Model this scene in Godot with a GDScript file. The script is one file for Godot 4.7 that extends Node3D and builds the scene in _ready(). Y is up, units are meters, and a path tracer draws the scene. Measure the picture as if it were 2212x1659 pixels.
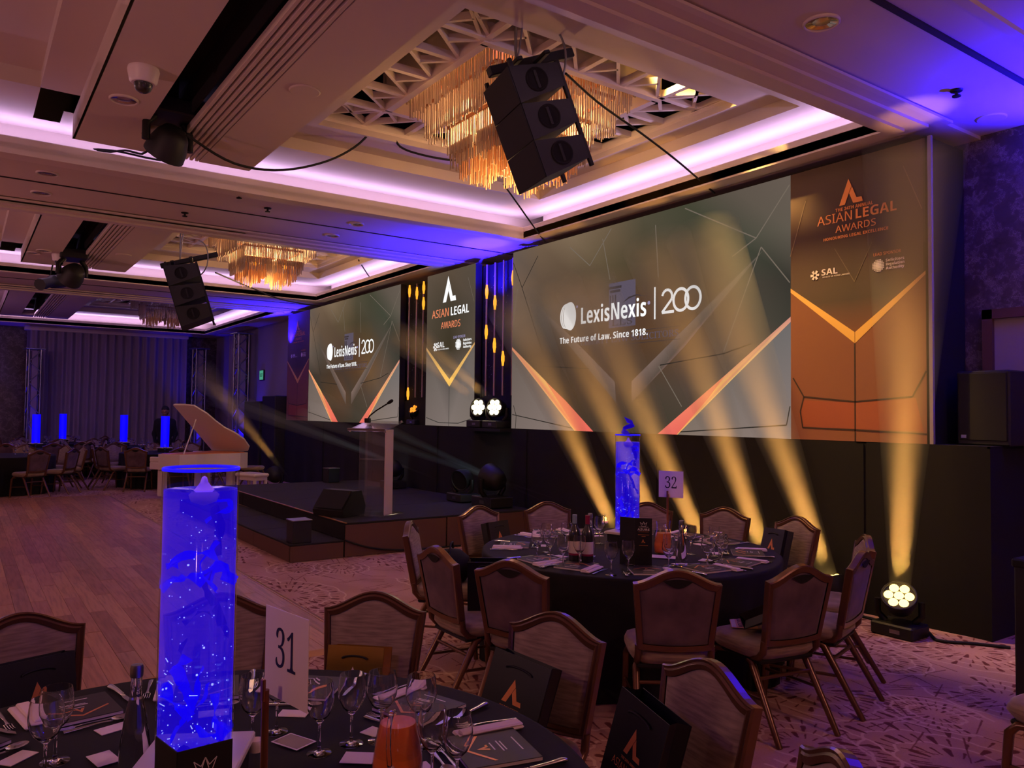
extends Node3D
# Hotel ballroom set for an awards dinner. x runs along the stage wall, z towards the audience, y up, metres.

var M := {}
var rng := RandomNumberGenerator.new()
const ORD := ["", "first", "second", "third", "fourth", "fifth", "sixth", "seventh", "eighth", "ninth", "tenth", "eleventh"]

# ---------------------------------------------------------------- mesh builder
class MB:
	var V := PackedVector3Array()
	var N := PackedVector3Array()
	var U := PackedVector2Array()
	var C := PackedColorArray()
	var xf := Transform3D()
	var col := Color.WHITE
	func tri_n(a: Vector3, b: Vector3, c: Vector3, na: Vector3, nb: Vector3, nc: Vector3, ca = null, cb = null, cc = null) -> void:
		var f := (c - a).cross(b - a)
		if f.length_squared() < 1e-18:
			return
		if f.dot(na + nb + nc) < 0.0:
			var t := b
			b = c
			c = t
			t = nb
			nb = nc
			nc = t
			var k = cb
			cb = cc
			cc = k
		V.append(xf * a)
		V.append(xf * b)
		V.append(xf * c)
		N.append((xf.basis * na).normalized())
		N.append((xf.basis * nb).normalized())
		N.append((xf.basis * nc).normalized())
		C.append(col if ca == null else ca)
		C.append(col if cb == null else cb)
		C.append(col if cc == null else cc)
		U.append(Vector2(a.x, a.y))
		U.append(Vector2(b.x, b.y))
		U.append(Vector2(c.x, c.y))
	func face(p: Array, out: Vector3) -> MB:   # a flat convex polygon that faces out
		var n: Vector3 = (p[2] - p[0]).cross(p[1] - p[0])
		if n.length_squared() < 1e-16 and p.size() > 3:
			n = (p[3] - p[0]).cross(p[2] - p[0])
		if n.length_squared() < 1e-18:
			return self
		n = n.normalized()
		if n.dot(out) < 0.0:
			n = -n
		for i in range(1, p.size() - 1):
			tri_n(p[0], p[i], p[i + 1], n, n, n)
		return self
	func box(c: Vector3, s: Vector3, bev := 0.0) -> MB:
		var h := s * 0.5
		var k := h - Vector3(bev, bev, bev)
		for ax in 3:
			var u := (ax + 1) % 3
			var w := (ax + 2) % 3
			for sg in [-1.0, 1.0]:
				var p := []
				for q in [[-1, -1], [1, -1], [1, 1], [-1, 1]]:
					var v := Vector3()
					v[ax] = h[ax] * sg
					v[u] = k[u] * q[0]
					v[w] = k[w] * q[1]
					p.append(c + v)
				var o := Vector3()
				o[ax] = sg
				face(p, o)
		if bev > 0.0:
			for ax in 3:
				var u := (ax + 1) % 3
				var w := (ax + 2) % 3
				for su in [-1.0, 1.0]:
					for sw in [-1.0, 1.0]:
						var p := []
						for q in [[-1, 0], [1, 0], [1, 1], [-1, 1]]:
							var v := Vector3()
							v[ax] = k[ax] * q[0]
							v[u] = (h[u] if q[1] == 0 else k[u]) * su
							v[w] = (k[w] if q[1] == 0 else h[w]) * sw
							p.append(c + v)
						var o := Vector3()
						o[u] = su
						o[w] = sw
						face(p, o)
			for sx in [-1.0, 1.0]:
				for sy in [-1.0, 1.0]:
					for sz in [-1.0, 1.0]:
						var g := Vector3(sx, sy, sz)
						face([c + Vector3(h.x, k.y, k.z) * g, c + Vector3(k.x, h.y, k.z) * g, c + Vector3(k.x, k.y, h.z) * g], g)
		return self
	func bx(x0: float, x1: float, y0: float, y1: float, z0: float, z1: float, bev := 0.0) -> MB:
		return box(Vector3(x0 + x1, y0 + y1, z0 + z1) * 0.5, Vector3(absf(x1 - x0), absf(y1 - y0), absf(z1 - z0)), bev)
	func grid(rows: Array, wrap := false, centre = null) -> MB:   # smooth surface through rows of points
		var R := rows.size()
		var K: int = rows[0].size()
		var nn := []
		var sum := 0.0
		for i in R:
			var line := PackedVector3Array()
			var cen := Vector3()
			for q in rows[i]:
				cen += q
			cen /= K
			for j in K:
				var a := (j + 1) % K if wrap else mini(j + 1, K - 1)
				var b := (j + K - 1) % K if wrap else maxi(j - 1, 0)
				var du: Vector3 = rows[i][a] - rows[i][b]
				var dv: Vector3 = rows[mini(i + 1, R - 1)][j] - rows[maxi(i - 1, 0)][j]
				if du.length_squared() < 1e-14:
					var o := i + 1 if i + 1 < R else i - 1
					du = rows[o][a] - rows[o][b]
				var n := dv.cross(du)
				n = n.normalized() if n.length_squared() > 1e-20 else Vector3.UP
				line.append(n)
				if centre != null:
					sum += n.dot(rows[i][j] - centre)
				elif wrap:
					sum += n.dot(rows[i][j] - cen)
			nn.append(line)
		var s := -1.0 if sum < 0.0 else 1.0
		for i in R - 1:
			for j in (K if wrap else K - 1):
				var k := (j + 1) % K
				var p: Array = [rows[i][j], rows[i][k], rows[i + 1][k], rows[i + 1][j]]
				var m: Array = [nn[i][j] * s, nn[i][k] * s, nn[i + 1][k] * s, nn[i + 1][j] * s]
				tri_n(p[0], p[1], p[2], m[0], m[1], m[2])
				tri_n(p[0], p[2], p[3], m[0], m[2], m[3])
		return self
	func lathe(parts: Array, at := Vector3(), seg := 20, inside := false) -> MB:   # parts: runs of Vector2(radius, height); a sharp edge between runs
		for run in parts:
			var rows := []
			for q in run:
				var line := PackedVector3Array()
				for j in seg:
					var a := TAU * j / seg
					line.append(at + Vector3(q.x * cos(a), q.y, q.x * sin(a)))
				rows.append(line)
			var R := rows.size()
			for i in R - 1:
				for j in seg:
					var k := (j + 1) % seg
					var n := []
					for e in [[i, j], [i, k], [i + 1, k], [i + 1, j]]:
						var t: Vector2 = run[mini(e[0] + 1, R - 1)] - run[maxi(e[0] - 1, 0)]
						var a: float = TAU * e[1] / seg
						var v := Vector3(t.y * cos(a), -t.x, t.y * sin(a))
						n.append(v.normalized() * (-1.0 if inside else 1.0))
					tri_n(rows[i][j], rows[i][k], rows[i + 1][k], n[0], n[1], n[2])
					tri_n(rows[i][j], rows[i + 1][k], rows[i + 1][j], n[0], n[2], n[3])
		return self
	func tube(pts: Array, r, seg := 8, flat := Vector2(1, 1)) -> MB:   # r: one radius or one for each point
		var rows := []
		var up := Vector3(0.137, 0.95, 0.23).normalized()
		var last := Vector3()
		for i in pts.size():
			var d: Vector3 = (pts[mini(i + 1, pts.size() - 1)] - pts[maxi(i - 1, 0)]).normalized()
			var x := up.cross(d) if last == Vector3() else last - d * last.dot(d)
			if x.length() < 0.05:
				x = Vector3(1, 0.1, 0.2).cross(d)
			x = x.normalized()
			last = x
			var y := d.cross(x)
			var line := PackedVector3Array()
			var rr: float = r[i] if r is Array else r
			for j in seg:
				var a := TAU * j / seg
				line.append(pts[i] + x * cos(a) * rr * flat.x + y * sin(a) * rr * flat.y)
			rows.append(line)
		grid(rows, true)
		for e in [0, rows.size() - 1]:
			var o: Vector3 = pts[0] - pts[1] if e == 0 else pts[e] - pts[e - 1]
			face(Array(rows[e]), o)
		return self
	func prism(poly: PackedVector2Array, z0: float, z1: float, sides := true) -> MB:   # outline in x, y drawn out along z
		var ix := Geometry2D.triangulate_polygon(poly)
		for i in range(0, ix.size(), 3):
			var a := poly[ix[i]]
			var b := poly[ix[i + 1]]
			var c := poly[ix[i + 2]]
			face([Vector3(a.x, a.y, z1), Vector3(b.x, b.y, z1), Vector3(c.x, c.y, z1)], Vector3(0, 0, 1))
			if sides:
				face([Vector3(a.x, a.y, z0), Vector3(b.x, b.y, z0), Vector3(c.x, c.y, z0)], Vector3(0, 0, -1))
		if sides:
			var cw := Geometry2D.is_polygon_clockwise(poly)
			for i in poly.size():
				var a := poly[i]
				var b := poly[(i + 1) % poly.size()]
				var o := Vector3(b.y - a.y, a.x - b.x, 0) * (-1.0 if cw else 1.0)
				face([Vector3(a.x, a.y, z0), Vector3(b.x, b.y, z0), Vector3(b.x, b.y, z1), Vector3(a.x, a.y, z1)], o)
		return self
	func bridge(a: Array, b: Array, c := Vector3()) -> MB:   # flat quads between two loops, facing away from c
		for i in a.size():
			var k := (i + 1) % a.size()
			face([a[i], a[k], b[k], b[i]], (a[i] + b[k]) * 0.5 - c)
		return self
	func mesh() -> ArrayMesh:
		var m := ArrayMesh.new()
		var arr := []
		arr.resize(Mesh.ARRAY_MAX)
		arr[Mesh.ARRAY_VERTEX] = V
		arr[Mesh.ARRAY_NORMAL] = N
		arr[Mesh.ARRAY_TEX_UV] = U
		arr[Mesh.ARRAY_COLOR] = C
		m.add_surface_from_arrays(Mesh.PRIMITIVE_TRIANGLES, arr)
		return m

# ---------------------------------------------------------------- objects
func tag(o: Node3D, label: String, category := "", group := "", kind := "") -> Node3D:
	if label:
		o.set_meta("label", label)
	if category:
		o.set_meta("category", category)
	if group:
		o.set_meta("group", group)
	if kind:
		o.set_meta("kind", kind)
	return o

func thing(called: String, label: String, category: String, at := Vector3(), turn := 0.0, group := "") -> Node3D:
	var o := Node3D.new()
	o.name = called
	add_child(o, true)
	o.position = at
	o.rotation.y = turn
	return tag(o, label, category, group)

func part(parent: Node, called: String, m, material: Material, label := "") -> MeshInstance3D:
	var o := MeshInstance3D.new()
	o.name = called
	o.mesh = m.mesh() if m is MB else m
	o.material_override = material
	parent.add_child(o, true)
	if label:
		o.set_meta("label", label)
	return o

func struct(called: String, m, material: Material, label := "") -> MeshInstance3D:
	var o := part(self, called, m, material)
	o.set_meta("kind", "structure")
	if label:
		o.set_meta("label", label)
	return o

func copy(proto: Node3D, at: Vector3, turn: float, label: String, group := "") -> Node3D:
	var o: Node3D = proto.duplicate()
	o.name = String(proto.name).rstrip("0123456789")
	add_child(o, true)
	o.position = at
	o.rotation.y = turn
	o.set_meta("label", label)
	if group:
		o.set_meta("group", group)
	return o

func proto(called: String, category: String) -> Node3D:   # a thing not yet in the scene
	var o := Node3D.new()
	o.name = called
	o.set_meta("category", category)
	return o

func letters(parent: Node, called: String, s: String, at: Vector3, height: float, width: float, material: Material, bold := true, family := "Droid Sans", basis := Basis(), depth := 0.001) -> MeshInstance3D:
	var t := TextMesh.new()
	var f := SystemFont.new()
	f.font_names = PackedStringArray([family])
	f.font_weight = 700 if bold else 400
	t.font = f
	t.text = s
	t.font_size = 64
	t.pixel_size = 0.01
	t.depth = 0.02
	t.curve_step = 3.0
	var box := t.get_aabb()
	var sy := height / 0.46     # cap height of 64 px letters
	var sx := width / maxf(box.size.x, 0.01) if width > 0.0 else sy
	var o := part(parent, called, t, material)
	o.transform = Transform3D(basis * Basis.from_scale(Vector3(sx, sy, depth / 0.02)), at)
	return o

func mat(called: String, c: Color, rough := 0.6, metal := 0.0) -> StandardMaterial3D:
	var m := StandardMaterial3D.new()
	m.resource_name = called
	m.albedo_color = c
	m.roughness = rough
	m.metallic = metal
	M[called] = m
	return m

func glow(called: String, c: Color, energy := 1.0) -> StandardMaterial3D:
	var m := mat(called, Color(0.02, 0.02, 0.02), 0.5)
	m.emission_enabled = true
	m.emission = c
	m.emission_energy_multiplier = energy
	return m

func rgb(r: int, g: int, b: int) -> Color:
	return Color8(r, g, b)

func lin(r: int, g: int, b: int) -> Color:   # a vertex colour
	return Color8(r, g, b).srgb_to_linear()

func noise_tex(freq: float, size: int, stops: Array, seed_ := 1, oct := 4, kind := FastNoiseLite.TYPE_SIMPLEX_SMOOTH, warp := 0.0) -> NoiseTexture2D:
	var n := FastNoiseLite.new()
	n.noise_type = kind
	n.frequency = freq
	n.fractal_octaves = oct
	n.seed = seed_
	if warp > 0.0:
		n.domain_warp_enabled = true
		n.domain_warp_amplitude = warp
	var t := NoiseTexture2D.new()
	t.width = size
	t.height = size
	t.seamless = true
	t.noise = n
	var g := Gradient.new()
	var offs := PackedFloat32Array()
	var cols := PackedColorArray()
	for s in stops:
		offs.append(s[0])
		cols.append(s[1])
	g.offsets = offs
	g.colors = cols
	t.color_ramp = g
	return t

func tri(m: StandardMaterial3D, tex: Texture2D, scale: Vector3, bump: Texture2D = null, depth := 0.2) -> StandardMaterial3D:
	m.albedo_texture = tex
	m.uv1_triplanar = true
	m.uv1_world_triplanar = true
	m.uv1_scale = scale
	if bump:
		m.heightmap_enabled = true
		m.heightmap_texture = bump
		m.heightmap_scale = depth
	return m

func omni(at: Vector3, c: Color, e: float, size := 0.1) -> OmniLight3D:
	var l := OmniLight3D.new()
	l.name = "lamp_or_fill_light"
	l.light_color = c
	l.light_energy = e
	l.light_size = size
	l.omni_range = 60.0
	l.omni_attenuation = 2.0
	l.shadow_enabled = true
	add_child(l, true)
	l.position = at
	return l

func spot(at: Vector3, to: Vector3, c: Color, e: float, angle: float, soft := 0.4, size := 0.05) -> SpotLight3D:
	var l := SpotLight3D.new()
	l.name = "spot_light"
	l.light_color = c
	l.light_energy = e
	l.light_size = size
	l.spot_range = 60.0
	l.spot_attenuation = 2.0
	l.spot_angle = angle
	l.spot_angle_attenuation = soft
	l.shadow_enabled = true
	add_child(l, true)
	l.look_at_from_position(at, to, Vector3.UP if absf((to - at).normalized().y) < 0.98 else Vector3.RIGHT)
	return l

func area(at: Vector3, towards: Vector3, along: Vector3, size: Vector2, c: Color, e: float) -> AreaLight3D:
	var l := AreaLight3D.new()
	l.name = "strip_light"
	l.area_size = size
	l.light_color = c
	l.light_energy = e
	l.area_range = 60.0
	l.area_attenuation = 2.0
	l.shadow_enabled = true
	add_child(l, true)
	var z := -towards.normalized()
	var x := (along - z * along.dot(z)).normalized()
	l.transform = Transform3D(Basis(x, z.cross(x), z), at)
	return l

func _ready() -> void:
	rng.seed = 11
	# camera
	var cam := Camera3D.new()
	cam.name = "camera"
	add_child(cam)
	cam.fov = 51.97
	cam.near = 0.05
	cam.far = 100.0
	cam.transform = Transform3D(Basis.from_euler(Vector3(deg_to_rad(CAM[0]), deg_to_rad(CAM[1]), deg_to_rad(CAM[2])), EULER_ORDER_YXZ), Vector3(0, 1.7, 0))
	cam.current = true
	var we := WorldEnvironment.new()
	we.name = "world"
	var e := Environment.new()
	e.background_mode = Environment.BG_COLOR
	e.background_color = Color(0, 0, 0)
	e.tonemap_mode = Environment.TONE_MAPPER_LINEAR
	e.tonemap_exposure = 1.0
	e.sdfgi_enabled = true
	e.ssao_enabled = true
	e.ssil_enabled = true
	e.volumetric_fog_enabled = true
	e.volumetric_fog_density = 0.0
	we.environment = e
	add_child(we)
	lights()
	materials()
	shell()
	for b in [[-8.55, -3.52, 0], [-16.08, -11.05, 1], [-25.4, -18.6, 2]]:
		ceiling_bay(b[0], b[1], b[2])
	ceiling_fittings()
	stage()
	screens()
	stage_lights()
	far_end()
	dance_floor()
	dining()
	haze()

const CAM := [2.164, 54.983, 0.6366]

func lights() -> void:
	var lilac := Color(0.80, 0.70, 1.0)
	# cove strips hidden behind the lips of the ceiling bays
	for b in [[-8.55, -3.52, 1.0], [-16.08, -11.05, 1.0], [-25.4, -18.6, 1.3]]:
		var x0: float = b[0]
		var x1: float = b[1]
		for s in [[x0 - 0.17, 1.0], [x1 + 0.17, -1.0]]:
			area(Vector3(s[0], 4.2, -2.15), Vector3(0.25 * s[1], 1, 0), Vector3(0, 0, 1), Vector2(8.1, 0.05), lilac, 3.2 * b[2])
		area(Vector3((x0 + x1) * 0.5, 4.2, -6.32), Vector3(0, 1, 0.25), Vector3(1, 0, 0), Vector2(x1 - x0, 0.05), lilac, 2.5 * b[2])
	# chandeliers, dimmed to amber
	var amber := Color(1, 0.78, 0.55)
	omni(Vector3(-6.0, 4.55, -4.27), amber, 1.8, 0.2)
	omni(Vector3(-6.05, 3.72, -4.2), amber, 1.0, 0.1)
	omni(Vector3(-13.6, 4.5, -4.27), amber, 1.6, 0.2)
	omni(Vector3(-13.6, 3.72, -4.27), amber, 1.0, 0.1)
	# added fill lights out of the picture; no chandeliers hang there
	omni(Vector3(1.6, 3.7, -3.6), Color(1, 0.72, 0.68), 2.2, 0.12)
	omni(Vector3(-3.0, 3.8, 4.2), Color(1, 0.74, 0.64), 3.0, 0.12)
	omni(Vector3(-12.0, 3.8, 4.4), Color(1, 0.74, 0.70), 3.0, 0.12)
	omni(Vector3(-21.5, 3.7, 1.5), Color(0.86, 0.62, 0.95), 1.8, 0.2)
	# added rose fill from below, out of the picture; no fixtures stand there
	for p in [Vector3(3.0, 0.4, 1.5), Vector3(-4.5, 0.4, 4.5), Vector3(-12.0, 0.4, 4.5)]:
		spot(p, p + Vector3(-0.8, 3.0, -1.6), Color(1.0, 0.70, 0.80), 5.0, 62.0, 0.9, 0.1)
	# blue uplighters behind the set and along the walls
	for p in [Vector3(-9.8, 3.3, -6.40), Vector3(-18.6, 3.3, -6.4), Vector3(-2.15, 3.5, -6.8)]:
		spot(p, p + Vector3(0.0, 2.0, 0.6), Color(0.12, 0.06, 1.0), 16.0, 64.0, 0.5, 0.06)
	# floodlight in the void that catches the right-hand banner
	spot(Vector3(-4.95, 5.0, -4.9), Vector3(-3.98, 2.5, -6.5), Color(1, 0.80, 0.46), 16.0, 30.0, 0.6, 0.05)

# ---------------------------------------------------------------- materials
func carpet_picture() -> ImageTexture:
	var n := 1024
	var im := Image.create(n, n, false, Image.FORMAT_RGB8)
	for y in n:
		for x in n:
			var w := sin(TAU * x / n * 3.0 + 2.0 * sin(TAU * y / n * 2.0)) * sin(TAU * y / n * 4.0)
			var k := 0.03 * w + 0.05 * fmod(absf(sin(x * 12.9898 + y * 78.233) * 43758.5), 1.0)
			im.set_pixel(x, y, Color(0.70 + k, 0.53 + k, 0.47 + k))
	var dark := Color(0.40, 0.17, 0.16)
	var light := Color(0.82, 0.68, 0.60)
	var g := RandomNumberGenerator.new()
	g.seed = 5
	var dab := func(p: Vector2, r: float, c: Color, a: float):
		var q := int(ceil(r))
		for dy in range(-q, q + 1):
			for dx in range(-q, q + 1):
				if dx * dx + dy * dy <= r * r:
					var ix := posmod(int(p.x) + dx, n)
					var iy := posmod(int(p.y) + dy, n)
					im.set_pixel(ix, iy, im.get_pixel(ix, iy).lerp(c, a))
	var stroke := func(a: Vector2, b: Vector2, ra: float, rb: float, c: Color, o: float):
		var s := int(a.distance_to(b) / 2.0) + 1
		for i in s + 1:
			var t := float(i) / s
			dab.call(a.lerp(b, t), lerpf(ra, rb, t), c, o)
	# blooms: a scalloped pale outline, fans of dark tapering dashes
	var spots := [[150, 170, 1.1, 0.3], [520, 90, 0.8, 1.5], [860, 240, 1.2, 2.6], [330, 430, 0.9, 4.0], [680, 520, 1.15, 0.9], [110, 690, 1.0, 5.2], [430, 800, 1.2, 2.0], [880, 800, 0.95, 3.4], [960, 520, 0.7, 1.1], [250, 930, 0.9, 2.9], [640, 300, 0.8, 0.2], [560, 980, 0.7, 4.4], [40, 400, 0.8, 3.1], [760, 660, 0.7, 5.6], [300, 620, 0.6, 0.6]]
	for s in spots:
		var c := Vector2(s[0], s[1])
		var k: float = s[2]
		for ring in 3:
			var r0 := (34.0 + 44.0 * ring) * k
			var petals := 9 + ring * 2
			var last := Vector2()
			for i in range(0, 181):
				var a: float = s[3] + i / 180.0 * (TAU if ring == 0 else TAU * 0.78)
				var rr := r0 + 42.0 * k + 9.0 * k * absf(sin(petals * 0.5 * a))
				var p := c + Vector2(cos(a), 0.72 * sin(a)) * rr
				if i > 0:
					stroke.call(last, p, 2.6, 2.6, light, 0.7)
				last = p
			for i in petals * 2:
				var a: float = s[3] + i * (TAU if ring == 0 else TAU * 0.78) / (petals * 2)
				var d := Vector2(cos(a), 0.72 * sin(a))
				var big := 5.0 if i % 3 == 0 else 2.2
				stroke.call(c + d * (r0 + 6.0), c + d * (r0 + (26.0 + g.randf() * 8.0) * k), big * 0.5, big * k, dark, 0.72)
		for i in 14:
			var a := g.randf() * TAU
			var o := c + Vector2(cos(a), sin(a)) * 170.0 * k
			stroke.call(o, o + Vector2.from_angle(a + g.randf_range(-0.5, 0.5)) * g.randf_range(50, 110), 1.6, 1.2, dark, 0.65)
	return ImageTexture.create_from_image(im)

func materials() -> void:
	var carpet := mat("carpet", Color(1, 1, 1), 0.95)
	tri(carpet, carpet_picture(), Vector3(0.30, 0.30, 0.30), noise_tex(0.09, 256, [[0, Color.BLACK], [1, Color.WHITE]], 3, 2), 0.4)
	mat("plaster", rgb(205, 188, 172), 0.85)
	mat("plaster_trim", rgb(212, 196, 180), 0.6)
	mat("white_paint", rgb(232, 216, 190), 0.55)
	mat("void_black", rgb(14, 12, 11), 0.95)
	mat("slot_black", rgb(22, 19, 17), 0.9)
	mat("seam", rgb(40, 28, 30), 0.9)
	mat("duct", rgb(44, 46, 44), 0.5, 0.4)
	var marble := mat("marble", Color(1, 1, 1), 0.35)
	tri(marble, noise_tex(0.012, 512, [[0, rgb(60, 46, 52)], [0.40, rgb(82, 66, 72)], [0.5, rgb(104, 88, 94)], [0.54, rgb(140, 124, 128)], [0.58, rgb(84, 68, 74)], [1, rgb(64, 50, 56)]], 8, 6, FastNoiseLite.TYPE_SIMPLEX_SMOOTH, 60.0), Vector3(0.55, 0.55, 0.55))
	mat("wall_paint", rgb(150, 138, 150), 0.9)
	var curtain := mat("curtain", rgb(150, 134, 150), 0.8)
	curtain.rim_enabled = true
	curtain.rim = 0.3
	mat("skirt", rgb(17, 14, 13), 0.95)
	mat("black_cloth", rgb(17, 15, 15), 0.9)
	mat("black_metal", rgb(24, 23, 23), 0.5, 0.3)
	mat("black_plastic", rgb(26, 25, 25), 0.55)
	mat("black_carpet", rgb(34, 30, 28), 0.95)
	mat("grille", rgb(30, 28, 27), 0.7, 0.2)
	mat("rubber", rgb(16, 16, 16), 0.8)
	mat("cable", rgb(14, 13, 13), 0.7)
	mat("steel", rgb(196, 194, 196), 0.22, 1.0)
	mat("mirror", rgb(210, 208, 210), 0.12, 1.0)
	mat("alloy", rgb(150, 150, 154), 0.35, 1.0)
	mat("stage_wood", rgb(98, 66, 54), 0.7)
	var wood := mat("chair_frame", rgb(108, 72, 48), 0.3, 0.5)
	wood.clearcoat_enabled = true
	wood.clearcoat = 0.4
	wood.clearcoat_roughness = 0.2
	var weave := noise_tex(0.03, 256, [[0, rgb(112, 92, 78)], [0.5, rgb(146, 124, 104)], [1, rgb(172, 148, 126)]], 21, 4)
	var f := mat("chair_fabric", Color(1, 1, 1), 0.85)
	f.rim_enabled = true
	f.rim = 0.5
	f.rim_tint = 0.5
	f.albedo_texture = weave
	f.uv1_triplanar = true
	f.uv1_scale = Vector3(0.9, 9, 0.9)
	f.heightmap_enabled = true
	f.heightmap_texture = weave
	f.heightmap_scale = 0.25
	var bk := mat("chair_back_fabric", Color(1, 1, 1), 0.85)
	bk.rim_enabled = true
	bk.rim = 0.5
	bk.albedo_texture = noise_tex(0.012, 256, [[0, rgb(70, 50, 58)], [0.5, rgb(96, 72, 80)], [1, rgb(118, 92, 98)]], 9, 4)
	bk.uv1_triplanar = true
	bk.uv1_scale = Vector3(1.4, 1.4, 1.4)
	for i in 6:
		var t := [rgb(186, 132, 92), rgb(172, 118, 80), rgb(196, 144, 104), rgb(160, 108, 74), rgb(180, 126, 92), rgb(168, 122, 88)]
		var c: Color = t[i]
		var w := mat("plank_%d" % i, Color(1, 1, 1), 0.42)
		tri(w, noise_tex(0.02, 256, [[0, c.darkened(0.18)], [0.5, c], [1, c.lightened(0.1)]], 40 + i, 4), Vector3(0.35, 2.5, 5.0))
	mat("floor_trim", rgb(190, 140, 90), 0.35, 0.5)
	mat("paper", rgb(236, 222, 214), 0.8)
	mat("napkin", rgb(238, 220, 214), 0.9)
	mat("print_black", rgb(20, 17, 18), 0.6)
	mat("booklet", rgb(46, 39, 36), 0.55)
	mat("gold_print", rgb(226, 142, 78), 0.4, 0.3)
	mat("white_print", rgb(230, 220, 216), 0.6)
	mat("bag_black", rgb(16, 15, 22), 0.4)
	mat("gold_foil", rgb(214, 170, 84), 0.22, 0.9)
	mat("ink", rgb(16, 12, 22), 0.7)
	mat("kraft", rgb(224, 176, 122), 0.8)
	mat("photo_print", rgb(132, 100, 84), 0.4)
	mat("white_lacquer", rgb(226, 214, 208), 0.35)
	var p := mat("banner_print", Color(1, 1, 1), 0.75)
	p.vertex_color_use_as_albedo = true
	var sc := mat("screen_picture", Color(1, 1, 1), 0.5)
	sc.vertex_color_use_as_albedo = true
	sc.shading_mode = BaseMaterial3D.SHADING_MODE_UNSHADED
	for k in [["screen_white", Color(1, 1, 1)], ["screen_ghost", Color(0.36, 0.32, 0.38)], ["screen_ghost_dark", Color(0.25, 0.21, 0.22)], ["screen_orange", Color(0.98, 0.55, 0.38)], ["screen_soft", Color(0.62, 0.58, 0.74)]]:
		var u := mat(k[0], k[1], 0.5)
		u.shading_mode = BaseMaterial3D.SHADING_MODE_UNSHADED
	# glass
	var gl := mat("glass", Color(1, 1, 1, 0.0), 0.0)
	gl.refraction_enabled = true
	gl.refraction_scale = 0.05
	gl.transparency = BaseMaterial3D.TRANSPARENCY_ALPHA
	var pane := mat("pane", Color(0.03, 0.03, 0.04, 0.04), 0.02)
	pane.transparency = BaseMaterial3D.TRANSPARENCY_ALPHA
	var acr := mat("acrylic", Color(0.7, 0.66, 0.7, 0.07), 0.05)
	acr.transparency = BaseMaterial3D.TRANSPARENCY_ALPHA
	var frosted := mat("frosted_acrylic", Color(0.88, 0.8, 0.82, 0.75), 0.5)
	frosted.transparency = BaseMaterial3D.TRANSPARENCY_ALPHA
	var gr := mat("bottle_glass", Color(0.02, 0.03, 0.02), 0.06)
	gr.clearcoat_enabled = true
	var juice := mat("juice", rgb(250, 130, 44), 0.3)
	juice.subsurf_scatter_enabled = true
	juice.subsurf_scatter_strength = 0.4
	var water := mat("painted_glow_water", Color(0.0, 0.0, 0.06, 0.45), 0.05)
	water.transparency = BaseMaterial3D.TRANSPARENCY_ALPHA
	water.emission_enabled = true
	water.emission = Color(0.12, 0.0, 1.0)  # glow put into the water in place of LED light from below
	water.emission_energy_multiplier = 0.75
	glow("blue_film", Color(0.02, 0.0, 1.0), 1.1)  # film emits by itself, standing in for light from the plinth
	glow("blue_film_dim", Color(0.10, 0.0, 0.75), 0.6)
	glow("blue_rim", Color(0.10, 0.06, 1.0), 0.9)  # painted glow on the vase rim; a real lens on the uplighters
	glow("spark", Color(0.55, 0.6, 1.0), 3.0)  # painted glints in the water
	glow("lens_amber", Color(1.0, 0.80, 0.42), 5.0)
	glow("lens_white", Color(1.0, 0.93, 0.70), 9.0)
	glow("lens_orange", Color(1.0, 0.55, 0.14), 1.6)
	glow("tube_amber", Color(1.0, 0.62, 0.16), 1.6)
	glow("tube_red", Color(1.0, 0.30, 0.12), 1.0)
	mat("tube_off", rgb(176, 150, 144), 0.4, 0.2)
	glow("flame", Color(1.0, 0.72, 0.34), 6.0)
	glow("cove_strip", Color(0.75, 0.65, 1.0), 2.0)
	glow("pin_white", Color(0.9, 0.97, 1.0), 6.0)
	glow("sign_green", Color(0.35, 0.75, 0.62), 0.6)
	glow("blue_reflection_glow", Color(0.02, 0.15, 1.0), 1.0)  # glow that stands in for blue reflections in the void
	var cr := mat("crystal", Color(0.80, 0.74, 0.66), 0.12, 0.3)
	cr.backlight_enabled = true
	cr.backlight = Color(0.5, 0.45, 0.36)
	var ca := mat("crystal_amber", Color(0.9, 0.78, 0.6), 0.25)
	ca.backlight_enabled = true
	ca.backlight = Color(0.9, 0.76, 0.56)
	mat("bronze", rgb(150, 96, 66), 0.35, 0.7)
	mat("wine_red", rgb(150, 28, 70), 0.35)
	mat("foil_blue", rgb(150, 180, 196), 0.35, 0.3)
	mat("label_white", rgb(226, 214, 206), 0.6)
	mat("cloth_dark", rgb(15, 14, 18), 0.9)
	mat("skin", rgb(120, 84, 66), 0.6)
	mat("hair", rgb(14, 12, 12), 0.7)

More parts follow.
